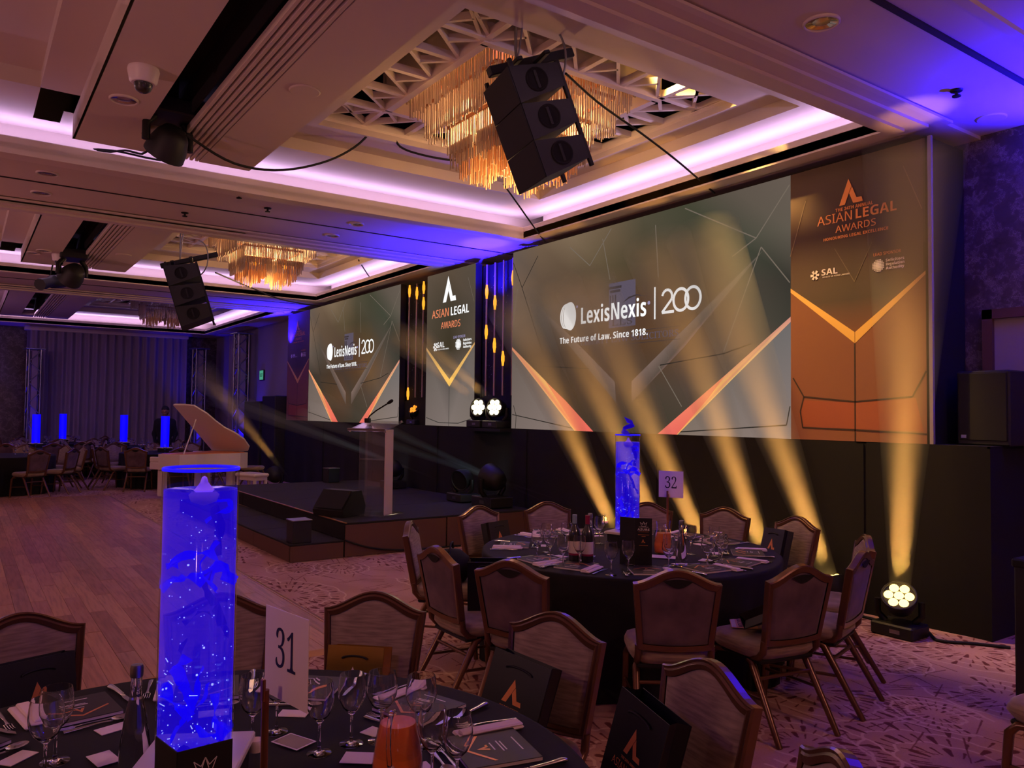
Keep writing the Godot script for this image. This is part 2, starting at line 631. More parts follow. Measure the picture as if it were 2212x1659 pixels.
# ---------------------------------------------------------------- room
func shell() -> void:
	struct("floor", MB.new().bx(-27.8, 6.3, -0.2, 0.0, -7.5, 9.3), M.carpet, "patterned carpet with dark red fan blooms on beige")
	struct("wall_stage", MB.new().bx(-27.8, 6.3, 0, 6.6, -7.42, -7.12), M.marble, "dark veined marble wall behind the stage set")
	struct("wall_far", MB.new().bx(-27.8, -27.5, 0, 6.6, -7.2, 9.3), M.marble, "veined marble wall at the far end of the room")
	struct("wall_audience", MB.new().bx(-27.8, 6.3, 0, 6.6, 9.0, 9.3), M.wall_paint)
	struct("wall_near", MB.new().bx(6.0, 6.3, 0, 6.6, -7.2, 9.0), M.wall_paint)
	# plain painted panel of the stage wall between far corner and set
	struct("wall_panel", MB.new().bx(-27.5, -18.95, 0, 4.3, -7.12, -7.06), M.wall_paint, "plain painted wall beside the stage set, lit violet")
	struct("ceiling", MB.new().bx(-27.8, 6.3, 6.5, 6.7, -7.5, 9.3), M.void_black)
	# door in the marble wall to the right
	var d := MB.new().bx(-3.16, -3.08, 0, 2.62, -7.12, -7.06).bx(-2.16, -2.08, 0, 2.62, -7.12, -7.06).bx(-3.16, -2.08, 2.54, 2.62, -7.12, -7.06)
	var door := struct("door_1", d, M.stage_wood, "framed door set in the dark marble wall")
	part(door, "door_panel", MB.new().bx(-3.08, -2.16, 0.01, 2.54, -7.12, -7.10), M.wall_paint)
	# beams between the ceiling bays
	var n := 1
	for b in [[-3.52, 6.3], [-11.05, -8.55], [-18.6, -16.08], [-27.8, -25.4]]:
		var o := 0.34
		var m := MB.new().bx(b[0] + (o if b[0] > -27 else 0.0), b[1] - (o if b[1] < 6 else 0.0), 4.13, 6.5, -7.2, 9.2)
		if b[0] > -27:
			m.bx(b[0], b[0] + o, 4.10, 4.15, -7.2, 9.2)
		if b[1] < 6:
			m.bx(b[1] - o, b[1], 4.10, 4.15, -7.2, 9.2)
		var c := struct("ceiling_beam_%d" % n, m, M.plaster, "plaster ceiling strip between two recessed bays")
		if b[1] < 6 and b[0] > -27:
			part(c, "seam", MB.new().bx((b[0] + b[1]) * 0.5 + 0.01, (b[0] + b[1]) * 0.5 + 0.035, 4.122, 4.135, -7.1, 9), M.seam)
		elif b[1] > 6:
			part(c, "seam", MB.new().bx(-2.49, -2.45, 4.115, 4.135, -7.1, 9), M.seam)
			part(c, "step", MB.new().bx(-2.2, -2.14, 4.10, 4.135, -7.1, 9), M.plaster)
		n += 1

func ceiling_bay(x0: float, x1: float, idx: int) -> void:
	var zn := -6.15
	var zf := 9.2
	var cx := (x0 + x1) * 0.5
	var t := Node3D.new()
	t.name = "ceiling_bay"
	add_child(t, true)
	tag(t, ["recessed ceiling bay over table 32 with lilac cove light", "second recessed ceiling bay, above the lectern and small stage", "far recessed ceiling bay above the curtain end of the room"][idx], "", "", "structure")
	# strip along the stage wall
	part(t, "wall_strip", MB.new().bx(x0 - 0.01, x1 + 0.01, 4.13, 6.5, -7.2, zn - 0.34).bx(x0, x1, 4.10, 4.15, zn - 0.34, zn), M.plaster)
	# stepped moulding round the opening
	for k in 3:
		var o := 0.13 * k
		var y0: float = 4.05 + 0.025 * k
		var m := MB.new()
		m.bx(x0 - o - 0.13, x0 - o, y0, 4.12, zn - o - 0.13, zf)
		m.bx(x1 + o, x1 + o + 0.13, y0, 4.12, zn - o - 0.13, zf)
		m.bx(x0 - o, x1 + o, y0, 4.12, zn - o - 0.13, zn - o)
		part(t, "moulding", m, M.plaster_trim)
	# lip that hides the strip
	part(t, "lip", MB.new().bx(x0 - 0.04, x0, 4.06, 4.215, zn - 0.04, zf, 0.008).bx(x1, x1 + 0.04, 4.06, 4.215, zn - 0.04, zf, 0.008).bx(x0, x1, 4.06, 4.215, zn - 0.04, zn, 0.008), M.plaster_trim)
	part(t, "cove_light_strip", MB.new().bx(x0 - 0.20, x0 - 0.14, 4.15, 4.17, zn, 2.0).bx(x1 + 0.14, x1 + 0.20, 4.15, 4.17, zn, 2.0).bx(x0, x1, 4.15, 4.17, zn - 0.20, zn - 0.14), M.cove_strip)
	# stepped flats rising to the lattice
	var ax := 0.62
	var bxx := 1.13
	part(t, "coffer_flat", MB.new().bx(x0 - 0.34, x0 + ax, 4.42, 4.56, zn - 0.34, -2.3).bx(x1 - ax, x1 + 0.34, 4.42, 4.56, zn - 0.34, -2.3).bx(x0 + ax, x1 - ax, 4.42, 4.56, zn - 0.34, zn + 0.2, 0.0).bx(x0 + ax, x1 - ax, 4.42, 4.56, -2.6, -2.3), M.plaster)
	part(t, "coffer_step", MB.new().bx(x0 + ax - 0.06, x0 + bxx, 4.54, 4.68, zn + 0.1, -2.5).bx(x1 - bxx, x1 - ax + 0.06, 4.54, 4.68, zn + 0.1, -2.5).bx(x0 + bxx, x1 - bxx, 4.54, 4.68, zn + 0.1, zn + 0.42).bx(x0 + bxx, x1 - bxx, 4.54, 4.68, -2.82, -2.5), M.plaster)
	part(t, "coffer_trim", MB.new().bx(x0 + bxx - 0.12, x0 + bxx + 0.02, 4.60, 4.70, zn + 0.32, -2.72, 0.02).bx(x1 - bxx - 0.02, x1 - bxx + 0.12, 4.60, 4.70, zn + 0.32, -2.72, 0.02).bx(x0 + bxx, x1 - bxx, 4.60, 4.70, zn + 0.32, zn + 0.44, 0.02).bx(x0 + bxx, x1 - bxx, 4.60, 4.70, -2.84, -2.72, 0.02), M.white_paint)
	part(t, "coffer_flat", MB.new().bx(x0 - 0.34, x0 + 0.36, 4.42, 4.56, -2.32, -0.7).bx(x1 - 0.36, x1 + 0.34, 4.42, 4.56, -2.32, -0.7), M.plaster)
	# closed box above
	part(t, "void_lining", MB.new().bx(x0 - 0.3, x0 - 0.2, 4.5, 6.5, zn - 0.3, -2.2).bx(x1 + 0.2, x1 + 0.3, 4.5, 6.5, zn - 0.3, -2.2).bx(x0, x1, 4.5, 6.5, -2.3, -2.2).bx(x0, x1, 4.7, 6.5, zn - 0.3, zn - 0.2), M.void_black)
	# dropped panel with lighting slot and slatted air diffuser
	var pz0 := -2.4
	var pz1 := -0.78
	var pa := x0 + 0.3
	var pb := x1 - 0.3
	var sa := x0 + 0.83
	var sb := x1 - 0.5
	var panel := MB.new().bx(pa, pb, 4.2, 4.34, pz0, -1.90).bx(pa, pb, 4.2, 4.34, -1.27, pz1).bx(pa, sa, 4.2, 4.34, -1.57, -1.27).bx(sb, pb, 4.2, 4.34, -1.57, -1.27)
	part(t, "dropped_panel", panel, M.plaster)
	part(t, "panel_edge", MB.new().bx(pa, pb, 4.34, 6.5, pz0 + 0.02, pz0 + 0.1), M.plaster)
	part(t, "lighting_slot", MB.new().bx(pa, pb, 4.62, 4.66, -1.95, -1.2).bx(pa, pb, 4.3, 4.64, -1.60, -1.58).bx(pa, pb, 4.3, 4.64, -1.27, -1.25), M.slot_black)
	for k in 6:
		var z := -1.60 - 0.052 * k
		part(t, "diffuser_slat", MB.new().bx(pa, pb, 4.2, 4.26, z - 0.031, z, 0.004), M.plaster)
	# raised panel beyond, towards the audience
	part(t, "raised_panel", MB.new().bx(x0 - 0.34, x1 + 0.34, 4.42, 4.6, 1.4, zf).bx(x0 - 0.34, x0 + 0.85, 4.42, 4.6, pz1, 1.4).bx(x1 - 1.6, x1 + 0.34, 4.42, 4.6, pz1, 1.4).bx(x0 + 0.8, x1 - 1.5, 4.56, 4.8, pz1 - 0.02, 1.5).bx(x0, x1, 4.42, 4.8, pz1, pz1 + 0.3), M.plaster)
	part(t, "panel_edge", MB.new().bx(pa, pb, 4.2, 4.5, pz1 - 0.02, pz1), M.plaster)
	# white lattice round the chandelier: square frames with diagonals
	var fx := 0.86
	var fz := 0.93
	var cz := -4.27
	var bars := []
	var out_x := x1 - bxx - cx
	var out_z := 4.27 - 2.82
	var add := func(a: Vector3, b: Vector3, w: float):
		bars.append([a, b, w])
	var nx := 6
	for i in nx + 1:
		var x := cx - out_x + 2.0 * out_x * i / nx
		for s in [-1.0, 1.0]:
			if i % 1 == 0:
				add.call(Vector3(x, 4.66, cz + s * fz), Vector3(x, 4.66, cz + s * out_z), 0.05)
			if i < nx:
				var xn := cx - out_x + 2.0 * out_x * (i + 1) / nx
				add.call(Vector3(x, 4.67, cz + s * fz), Vector3(xn, 4.67, cz + s * out_z), 0.03)
				add.call(Vector3(xn, 4.67, cz + s * fz), Vector3((x + xn) * 0.5, 4.67, cz + s * (fz + out_z) * 0.5), 0.03)
	for i in 7:
		var z := cz - out_z + 2.0 * out_z * i / 6.0
		for s in [-1.0, 1.0]:
			add.call(Vector3(cx + s * fx, 4.66, z), Vector3(cx + s * out_x, 4.66, z), 0.05)
			if i < 6:
				var zn2 := cz - out_z + 2.0 * out_z * (i + 1) / 6.0
				add.call(Vector3(cx + s * fx, 4.67, z), Vector3(cx + s * out_x, 4.67, zn2), 0.03)
				add.call(Vector3(cx + s * fx, 4.67, zn2), Vector3(cx + s * (fx + out_x) * 0.5, 4.67, (z + zn2) * 0.5), 0.03)
	var joined := MB.new()
	for b in bars:
		var a: Vector3 = b[0]
		var d: Vector3 = b[1] - a
		var m := joined if idx > 0 else MB.new()
		m.xf = Transform3D(Basis.looking_at(d.normalized(), Vector3.UP), (a + b[1]) * 0.5)
		m.box(Vector3(), Vector3(b[2], 0.06, d.length()))
		if idx == 0:
			part(t, "lattice_bar", m, M.white_paint)
	if idx > 0:
		part(t, "lattice", joined, M.white_paint).set_meta("kind", "stuff")
	part(t, "lattice_rim", MB.new().bx(cx - fx - 0.05, cx - fx + 0.02, 4.62, 5.06, cz - fz - 0.05, cz + fz + 0.05).bx(cx + fx - 0.02, cx + fx + 0.05, 4.62, 5.06, cz - fz - 0.05, cz + fz + 0.05).bx(cx - fx, cx + fx, 4.62, 5.06, cz - fz - 0.05, cz - fz + 0.02).bx(cx - fx, cx + fx, 4.62, 5.06, cz + fz - 0.02, cz + fz + 0.05), M.white_paint)
	part(t, "chandelier_ceiling", MB.new().bx(cx - fx, cx + fx, 5.06, 5.12, cz - fz, cz + fz), M.white_paint)
	chandelier(Vector3(cx, 5.06, cz), idx)
	# plant in the void above the lattice
	part(t, "duct", MB.new().bx(cx + 0.9, cx + 2.6, 5.4, 5.8, cz - 1.8, cz - 0.9, 0.03).bx(cx - 2.4, cx - 1.2, 5.5, 5.9, cz - 1.8, cz + 1.5, 0.03), M.duct)

func chandelier(at: Vector3, idx: int) -> void:
	# square tiers of glass rods, stepping in and down to four hanging clusters
	var t := thing("chandelier", ["large square tiered crystal chandelier hanging above table 32", "second crystal chandelier, above the small stage and lectern", "far crystal chandelier hanging unlit before the curtains"][idx], "chandelier", at)
	var tiers := [[0.80, 0.86, 0.0, -0.36], [0.72, 0.78, -0.12, -0.52], [0.62, 0.67, -0.40, -0.74], [0.46, 0.50, -0.62, -0.92]]
	part(t, "ceiling_plate", MB.new().box(Vector3(0, -0.02, 0), Vector3(1.66, 0.04, 1.78), 0.01), M.bronze)
	var rod := MB.new()
	rod.lathe([[Vector2(0.0075, -0.5), Vector2(0.0075, 0.5)]], Vector3(), 5)
	rod.face([Vector3(0.0075, -0.5, 0), Vector3(-0.004, -0.5, 0.006), Vector3(-0.004, -0.5, -0.006)], Vector3.DOWN)
	var rm := rod.mesh()
	for k in tiers.size():
		var q: Array = tiers[k]
		var hx: float = q[0]
		var hz: float = q[1]
		var f := MB.new()
		for s in [-1.0, 1.0]:
			f.box(Vector3(s * hx, q[2], 0), Vector3(0.025, 0.03, hz * 2.0))
			f.box(Vector3(0, q[2], s * hz), Vector3(hx * 2.0, 0.03, 0.025))
		part(t, "tier_frame", f, M.bronze)
		rods(t, rm, hx, hz, q[2], q[3], M.crystal, 0.028)
	for c in [[-0.24, -0.26], [0.24, -0.26], [-0.24, 0.26], [0.24, 0.26]]:
		var sub := MB.new()
		sub.box(Vector3(c[0], -0.80, c[1]), Vector3(0.40, 0.02, 0.44))
		part(t, "cluster_plate", sub, M.bronze)
		rods_at(t, rm, Vector3(c[0], 0, c[1]), 0.20, 0.22, -0.80, -1.02, M.crystal, 0.03)
		rods_at(t, rm, Vector3(c[0], 0, c[1]), 0.14, 0.15, -0.86, -1.12, M.crystal_amber, 0.035)
		rods_at(t, rm, Vector3(c[0], 0, c[1]), 0.07, 0.08, -0.92, -1.20, M.crystal_amber, 0.035)
	# lamps among the rods, dimmed
	if idx < 2:
		for c in [[-0.24, -0.26], [0.24, -0.26], [-0.24, 0.26], [0.24, 0.26]]:
			part(t, "lamp", MB.new().lathe([[Vector2(0.001, -0.93), Vector2(0.02, -0.91), Vector2(0.025, -0.88), Vector2(0.012, -0.84), Vector2(0.001, -0.83)]], Vector3(c[0], 0, c[1]), 10), M.lens_orange)

func rods(t: Node3D, rm: Mesh, hx: float, hz: float, y0: float, y1: float, m: Material, step: float) -> void:
	rods_at(t, rm, Vector3(), hx, hz, y0, y1, m, step)

func rods_at(t: Node3D, rm: Mesh, c: Vector3, hx: float, hz: float, y0: float, y1: float, m: Material, step: float) -> void:
	var pl := []
	var n := int(2.0 * hx / step)
	for i in n + 1:
		for s in [-1.0, 1.0]:
			pl.append(Vector3(-hx + 2.0 * hx * i / n, 0, s * hz))
	n = int(2.0 * hz / step)
	for i in range(1, n):
		for s in [-1.0, 1.0]:
			pl.append(Vector3(s * hx, 0, -hz + 2.0 * hz * i / n))
	var mm := MultiMesh.new()
	mm.transform_format = MultiMesh.TRANSFORM_3D
	mm.mesh = rm
	mm.instance_count = pl.size()
	for i in pl.size():
		var len := (y0 - y1) * rng.randf_range(0.86, 1.06)
		var p: Vector3 = c + pl[i] + Vector3(rng.randf_range(-0.004, 0.004), y0 - len * 0.5, rng.randf_range(-0.004, 0.004))
		mm.set_instance_transform(i, Transform3D(Basis.from_scale(Vector3(1, len, 1)) * Basis(Vector3.UP, rng.randf() * 6.0), p))
	var o := MultiMeshInstance3D.new()
	o.name = "glass_rods"
	o.multimesh = mm
	o.material_override = m
	o.set_meta("kind", "stuff")
	t.add_child(o, true)

func downlight(at: Vector3, r: float, label: String) -> void:
	var t := thing("downlight", label, "downlight", at, 0, "recessed downlights")
	part(t, "rim", MB.new().lathe([[Vector2(r, 0.0), Vector2(r, -0.012), Vector2(r * 0.9, -0.018), Vector2(r * 0.86, -0.008)]], Vector3(), 28), M.plaster_trim)
	var m := MB.new()
	for i in 28:   # facets of the reflector
		var a := TAU * i / 28
		var b := TAU * (i + 1) / 28
		var k := 0.5 if i % 2 else 0.44
		m.face([Vector3(cos(a) * r * 0.87, -0.008, sin(a) * r * 0.87), Vector3(cos(b) * r * 0.87, -0.008, sin(b) * r * 0.87), Vector3(cos(b) * r * k, -0.0012, sin(b) * r * k), Vector3(cos(a) * r * k, -0.0012, sin(a) * r * k)], Vector3(-cos(a), -0.3, -sin(a)))
	part(t, "reflector", m, M.mirror)
	part(t, "lamp", MB.new().lathe([[Vector2(r * 0.5, -0.001), Vector2(r * 0.3, -0.004), Vector2(0.001, -0.006)]], Vector3(), 20), M.steel)

func ceiling_fittings() -> void:
	downlight(Vector3(-2.82, 4.13, -4.27), 0.11, "large chrome downlight in ceiling strip at upper right, near the seam")
	downlight(Vector3(-9.36, 4.13, -0.67), 0.105, "left downlight of the pair nearest the cove on the middle ceiling strip")
	downlight(Vector3(-10.25, 4.13, -0.68), 0.105, "left downlight beyond the seam on the middle ceiling strip")
	downlight(Vector3(-10.25, 4.13, -4.13), 0.10, "downlight beyond the seam, near the blue lit patch of ceiling")
	downlight(Vector3(-9.42, 4.13, -4.12), 0.10, "downlight before the seam, below the crystal chandelier's corner")
	downlight(Vector3(-6.94, 4.2, -1.01), 0.11, "chrome downlight beside the dome camera on the dropped panel")
	downlight(Vector3(-14.4, 4.2, -1.02), 0.11, "downlight on the dropped panel of the second ceiling bay")
	downlight(Vector3(-14.7, 4.2, -0.9), 0.10, "downlight ringed by the amber projection on second bay")
	# flat round grilles and detectors
	for q in [[Vector3(-5.9, 4.2, -2.13), 0.12, "round air grille beside the slatted diffuser", "vent"], [Vector3(-5.9, 4.56, -0.25), 0.14, "round grille in the dark raised ceiling panel", "vent"], [Vector3(-2.93, 4.13, -6.75), 0.11, "round grille in the bright blue ceiling corner", "vent"], [Vector3(-14.0, 4.2, -2.1), 0.12, "round air grille beside the diffuser of second bay", "vent"]]:
		var v := thing("air_grille", q[2], q[3], q[0])
		part(v, "plate", MB.new().lathe([[Vector2(q[1], 0.0), Vector2(q[1], -0.008), Vector2(q[1] * 0.92, -0.012)], [Vector2(q[1] * 0.92, -0.012), Vector2(0.001, -0.012)]], Vector3(), 28), M.plaster)
	for q in [[Vector3(-2.83, 4.13, -5.97), "small black spotlight on the ceiling strip at right"], [Vector3(-8.95, 4.13, -2.5), "sprinkler head near the cove on the middle strip"], [Vector3(-9.35, 4.13, -2.95), "sprinkler head between cove and seam on middle strip"], [Vector3(-10.2, 4.13, -2.2), "sprinkler head beyond the seam on middle strip"]]:
		var s := thing("ceiling_sprinkler", q[1], "sprinkler", q[0])
		part(s, "rose", MB.new().lathe([[Vector2(0.045, 0.0), Vector2(0.04, -0.012), Vector2(0.016, -0.014)]], Vector3(), 16), M.black_metal)
		part(s, "head", MB.new().lathe([[Vector2(0.012, -0.012), Vector2(0.012, -0.04)], [Vector2(0.03, -0.04), Vector2(0.03, -0.05), Vector2(0.001, -0.05)]], Vector3(), 16), M.black_metal)
	for q in [[Vector3(-6.22, 4.2, -1.03), "white dome security camera on the dropped panel"], [Vector3(-14.6, 4.2, -1.25), "dome security camera on second bay's dropped panel"]]:
		var d := thing("dome_camera", q[1], "camera", q[0])
		part(d, "housing", MB.new().lathe([[Vector2(0.105, 0.0), Vector2(0.11, -0.02), Vector2(0.095, -0.1), Vector2(0.08, -0.115)], [Vector2(0.08, -0.115), Vector2(0.06, -0.115)]], Vector3(), 28), M.white_lacquer)
		part(d, "dome", MB.new().lathe([[Vector2(0.064, -0.115), Vector2(0.062, -0.14), Vector2(0.05, -0.165), Vector2(0.028, -0.18), Vector2(0.001, -0.184)]], Vector3(), 24), M.bottle_glass)
	# stage lamp burning in the void behind the lattice
	var l := thing("ceiling_floodlight", "amber floodlight glowing in the void behind the white lattice", "floodlight", Vector3(-5.35, 5.2, -5.75))
	part(l, "housing", MB.new().box(Vector3(0, 0.05, 0), Vector3(0.22, 0.2, 0.18), 0.02), M.black_metal)
	part(l, "lens", MB.new().lathe([[Vector2(0.08, -0.06), Vector2(0.04, -0.075), Vector2(0.001, -0.08)]], Vector3(), 16), M.lens_amber)
	var bt := thing("painted_blue_reflection", "blue reflection painted as a thin glowing line in the void behind the lattice", "light", Vector3(-4.6, 5.3, -5.6))  # glowing tube put in for blue reflections; no lamp is there
	part(bt, "tube", MB.new().tube([Vector3(-0.7, 0.0, 0.1), Vector3(0.7, 0.02, -0.15)], 0.018, 8), M.blue_reflection_glow)

# ---------------------------------------------------------------- stage and set
func stage() -> void:
	# black skirted plinth that carries the set; its face is hung with cloth
	var m := MB.new()
	var xs := []
	var rows := [PackedVector3Array(), PackedVector3Array()]
	var x := -18.9
	var r2 := RandomNumberGenerator.new()
	r2.seed = 3
	while x < -2.86:
		var z := -6.5 + 0.012 * sin(x * 9.0) + r2.randf_range(-0.004, 0.004)
		rows[0].append(Vector3(x, 1.487, -6.5))
		rows[1].append(Vector3(x, 0.0, z))
		x += 0.09
	m.grid(rows, false, Vector3(-10, 0.7, -9))
	m.bx(-18.9, -2.86, 1.47, 1.488, -7.1, -6.5)
	m.bx(-2.88, -2.86, 0.0, 1.488, -7.1, -6.5)
	m.bx(-10.29, -9.28, 1.44, 1.487, -6.5, -6.3)
	var s := thing("set_plinth", "long black skirted plinth under the screens along the stage wall", "plinth")
	part(s, "skirt", m, M.skirt)
	for k in [-16.4, -13.9, -11.4, -8.9, -6.4, -3.9]:
		part(s, "skirt_seam", MB.new().bx(k, k + 0.012, 0.01, 1.47, -6.494, -6.484), M.void_black)
	# low stage of two levels
	var st := thing("small_stage", "low two-level carpeted stage platform with the clear lectern", "stage", Vector3(-11.4, 0, -4.9))
	var o := Vector3(-11.4, 0, -4.9)
	var add := func(called: String, x0: float, x1: float, y0: float, y1: float, z0: float, z1: float, mt: Material, bev := 0.0):
		part(st, called, MB.new().bx(x0 - o.x, x1 - o.x, y0, y1, z0 - o.z, z1 - o.z, bev), mt)
	var px := -14.1
	while px < -8.8:
		add.call("upper_deck_panel", px, px + 1.345, 0.375, 0.4, -6.45, -3.74, M.black_carpet, 0.004)
		add.call("step_deck_panel", px, px + 1.345, 0.18, 0.2, -3.73, -3.09, M.black_carpet, 0.004)
		add.call("step_fascia", px, px + 1.343, 0.005, 0.18, -3.10, -3.085, M.stage_wood)
		add.call("riser_fascia", px, px + 1.343, 0.2, 0.375, -3.75, -3.735, M.black_carpet)
		px += 1.35
	add.call("side_fascia", -8.72, -8.70, 0.005, 0.375, -6.45, -5.12, M.stage_wood)
	add.call("side_fascia", -8.72, -8.70, 0.005, 0.375, -5.10, -3.74, M.stage_wood)
	add.call("step_side_fascia", -8.72, -8.70, 0.005, 0.18, -3.72, -3.085, M.stage_wood)
	add.call("edge_trim", -14.1, -8.70, 0.395, 0.403, -3.76, -3.735, M.floor_trim)
	lectern(Vector3(-9.22, 0.403, -4.36))
	# stage monitor
	var w := thing("stage_monitor", "black wedge stage monitor beside the clear lectern", "speaker", Vector3(-9.42, 0.403, -3.96), deg_to_rad(-155))
	var side := PackedVector2Array([Vector2(-0.19, 0), Vector2(0.19, 0), Vector2(0.21, 0.08), Vector2(0.02, 0.31), Vector2(-0.13, 0.31), Vector2(-0.21, 0.12)])
	var wb := MB.new()
	wb.xf = Transform3D(Basis(Vector3.UP, PI / 2), Vector3())
	wb.prism(side, -0.25, 0.25)
	part(w, "cabinet", wb, M.black_plastic)
	var gm := MB.new()
	gm.xf = Transform3D(Basis(Vector3.UP, PI / 2), Vector3())
	gm.prism(PackedVector2Array([Vector2(0.204, 0.10), Vector2(0.216, 0.105), Vector2(0.042, 0.315), Vector2(0.03, 0.305)]), -0.23, 0.23)
	part(w, "grille", gm, M.grille)
	for q in [[Vector3(-8.86, 0.2, -3.24), "black box with a pale lid standing on the stage's low step", 0.0], [Vector3(-13.86, 0.403, -5.66), "black box with a pale lid at the stage's back corner", 0.1]]:
		var b := thing("lidded_box", q[1], "box", q[0], q[2])
		part(b, "body", MB.new().box(Vector3(0, 0.125, 0), Vector3(0.22, 0.25, 0.22), 0.006), M.black_plastic)
		part(b, "lid", MB.new().box(Vector3(0, 0.257, 0), Vector3(0.235, 0.014, 0.235), 0.004), M.alloy)
	# speaker standing on the plinth and case beyond the set
	var sp := thing("stage_speaker", "tall black loudspeaker standing on the plinth beside the set", "speaker", Vector3(-3.0, 1.488, -6.88))
	part(sp, "cabinet", MB.new().box(Vector3(0.0, 0.30, 0), Vector3(0.40, 0.60, 0.36), 0.012), M.black_plastic)
	part(sp, "grille", MB.new().box(Vector3(0, 0.31, 0.185), Vector3(0.36, 0.54, 0.012), 0.004), M.grille)
	part(sp, "badge", MB.new().box(Vector3(-0.14, 0.07, 0.194), Vector3(0.04, 0.025, 0.006)), M.alloy)
	var fc := thing("flight_case", "black case standing on the carpet at the right edge", "case", Vector3(-1.72, 0, -5.1))
	part(fc, "body", MB.new().box(Vector3(0, 0.47, 0), Vector3(0.6, 0.86, 0.5), 0.01), M.black_plastic)
	part(fc, "lid", MB.new().box(Vector3(0, 0.9, 0), Vector3(0.62, 0.05, 0.52), 0.01), M.black_metal)
	for q in [-1, 1]:
		for z in [-1, 1]:
			part(fc, "castor", MB.new().lathe([[Vector2(0.03, 0.0), Vector2(0.03, 0.04)], [Vector2(0.03, 0.04), Vector2(0.001, 0.04)]], Vector3(q * 0.24, 0, z * 0.19), 10), M.rubber)

func lectern(at: Vector3) -> void:
	var t := thing("lectern", "clear acrylic lectern with a microphone on the small stage", "lectern", at, deg_to_rad(28))
	part(t, "base", MB.new().box(Vector3(0, 0.012, 0), Vector3(0.56, 0.024, 0.46), 0.004), M.acrylic)
	part(t, "front_panel", MB.new().box(Vector3(-0.02, 0.55, 0.0), Vector3(0.30, 1.06, 0.012)), M.acrylic)
	part(t, "side_panel", MB.new().box(Vector3(-0.2, 0.55, 0.0), Vector3(0.014, 1.06, 0.16), 0.003), M.acrylic)
	part(t, "side_panel", MB.new().box(Vector3(0.2, 0.55, 0.0), Vector3(0.02, 1.06, 0.16), 0.003), M.frosted_acrylic)
	part(t, "shelf", MB.new().box(Vector3(0, 0.70, 0.0), Vector3(0.38, 0.012, 0.16)), M.acrylic)
	var top := MB.new()
	top.xf = Transform3D(Basis(Vector3.RIGHT, deg_to_rad(16)), Vector3(0, 1.12, 0.02))
	top.box(Vector3(), Vector3(0.58, 0.016, 0.42), 0.004)
	part(t, "reading_top", top, M.acrylic)
	var rim := MB.new()
	rim.xf = top.xf
	rim.box(Vector3(0, 0.014, 0.2), Vector3(0.58, 0.03, 0.014), 0.003)
	part(t, "paper_stop", rim, M.alloy)
	for q in [Vector3(-0.27, 1.06, 0.19), Vector3(0.27, 1.06, 0.19), Vector3(-0.27, 1.18, -0.16), Vector3(0.27, 1.18, -0.16)]:
		part(t, "fixing", MB.new().lathe([[Vector2(0.012, -0.015), Vector2(0.012, 0.015)], [Vector2(0.012, 0.015), Vector2(0.001, 0.017)]], q, 10), M.steel)
	var mic := thing("gooseneck_microphone", "black gooseneck microphone clamped on the clear lectern", "microphone", at + Vector3(-0.14, 1.16, 0.06), deg_to_rad(28))
	part(mic, "clamp", MB.new().box(Vector3(0, 0.03, 0), Vector3(0.07, 0.06, 0.06), 0.008), M.black_metal)
	part(mic, "neck", MB.new().tube([Vector3(0, 0.04, 0), Vector3(0.03, 0.09, 0.0), Vector3(0.12, 0.16, -0.02), Vector3(0.30, 0.26, -0.04)], 0.009, 8), M.black_metal)
	part(mic, "capsule", MB.new().tube([Vector3(0.28, 0.25, -0.038), Vector3(0.31, 0.267, -0.041), Vector3(0.34, 0.285, -0.044), Vector3(0.355, 0.293, -0.045)], [0.014, 0.022, 0.022, 0.012], 10), M.rubber)

# ---------------------------------------------------------------- screens and banners
func logo_al(parent: Node, at: Vector3, s: float, material: Material, basis := Basis(), d := 0.002) -> void:
	var m := MB.new()
	m.xf = Transform3D(basis, at)
	m.prism(PackedVector2Array([Vector2(0.40, 1.0) * s, Vector2(0.0, 0.0) * s, Vector2(0.24, 0.0) * s, Vector2(0.53, 0.70) * s]), 0.0, d)
	m.prism(PackedVector2Array([Vector2(0.545, 0.68) * s, Vector2(0.43, 0.42) * s, Vector2(0.60, 0.0) * s, Vector2(1.0, 0.0) * s, Vector2(0.95, 0.19) * s, Vector2(0.74, 0.19) * s]), 0.0, d)
	part(parent, "emblem", m, material)

func line2(m: MB, pts: Array, w: float, z: float, c: Color) -> void:
	m.col = c
	for i in pts.size() - 1:
		var a: Vector2 = pts[i]
		var b: Vector2 = pts[i + 1]
		var n := (b - a).orthogonal().normalized() * w * 0.5
		m.face([Vector3(a.x + n.x, a.y + n.y, z), Vector3(b.x + n.x, b.y + n.y, z), Vector3(b.x - n.x, b.y - n.y, z), Vector3(a.x - n.x, a.y - n.y, z)], Vector3.BACK)

func patch(m: MB, pts: Array, z: float, cols: Array) -> void:   # convex polygon with a colour at each corner
	var n := Vector3.BACK
	for i in range(1, pts.size() - 1):
		var v := [Vector3(pts[0].x, pts[0].y, z), Vector3(pts[i].x, pts[i].y, z), Vector3(pts[i + 1].x, pts[i + 1].y, z)]
		m.tri_n(v[0], v[1], v[2], n, n, n, cols[0], cols[i % cols.size()], cols[(i + 1) % cols.size()])

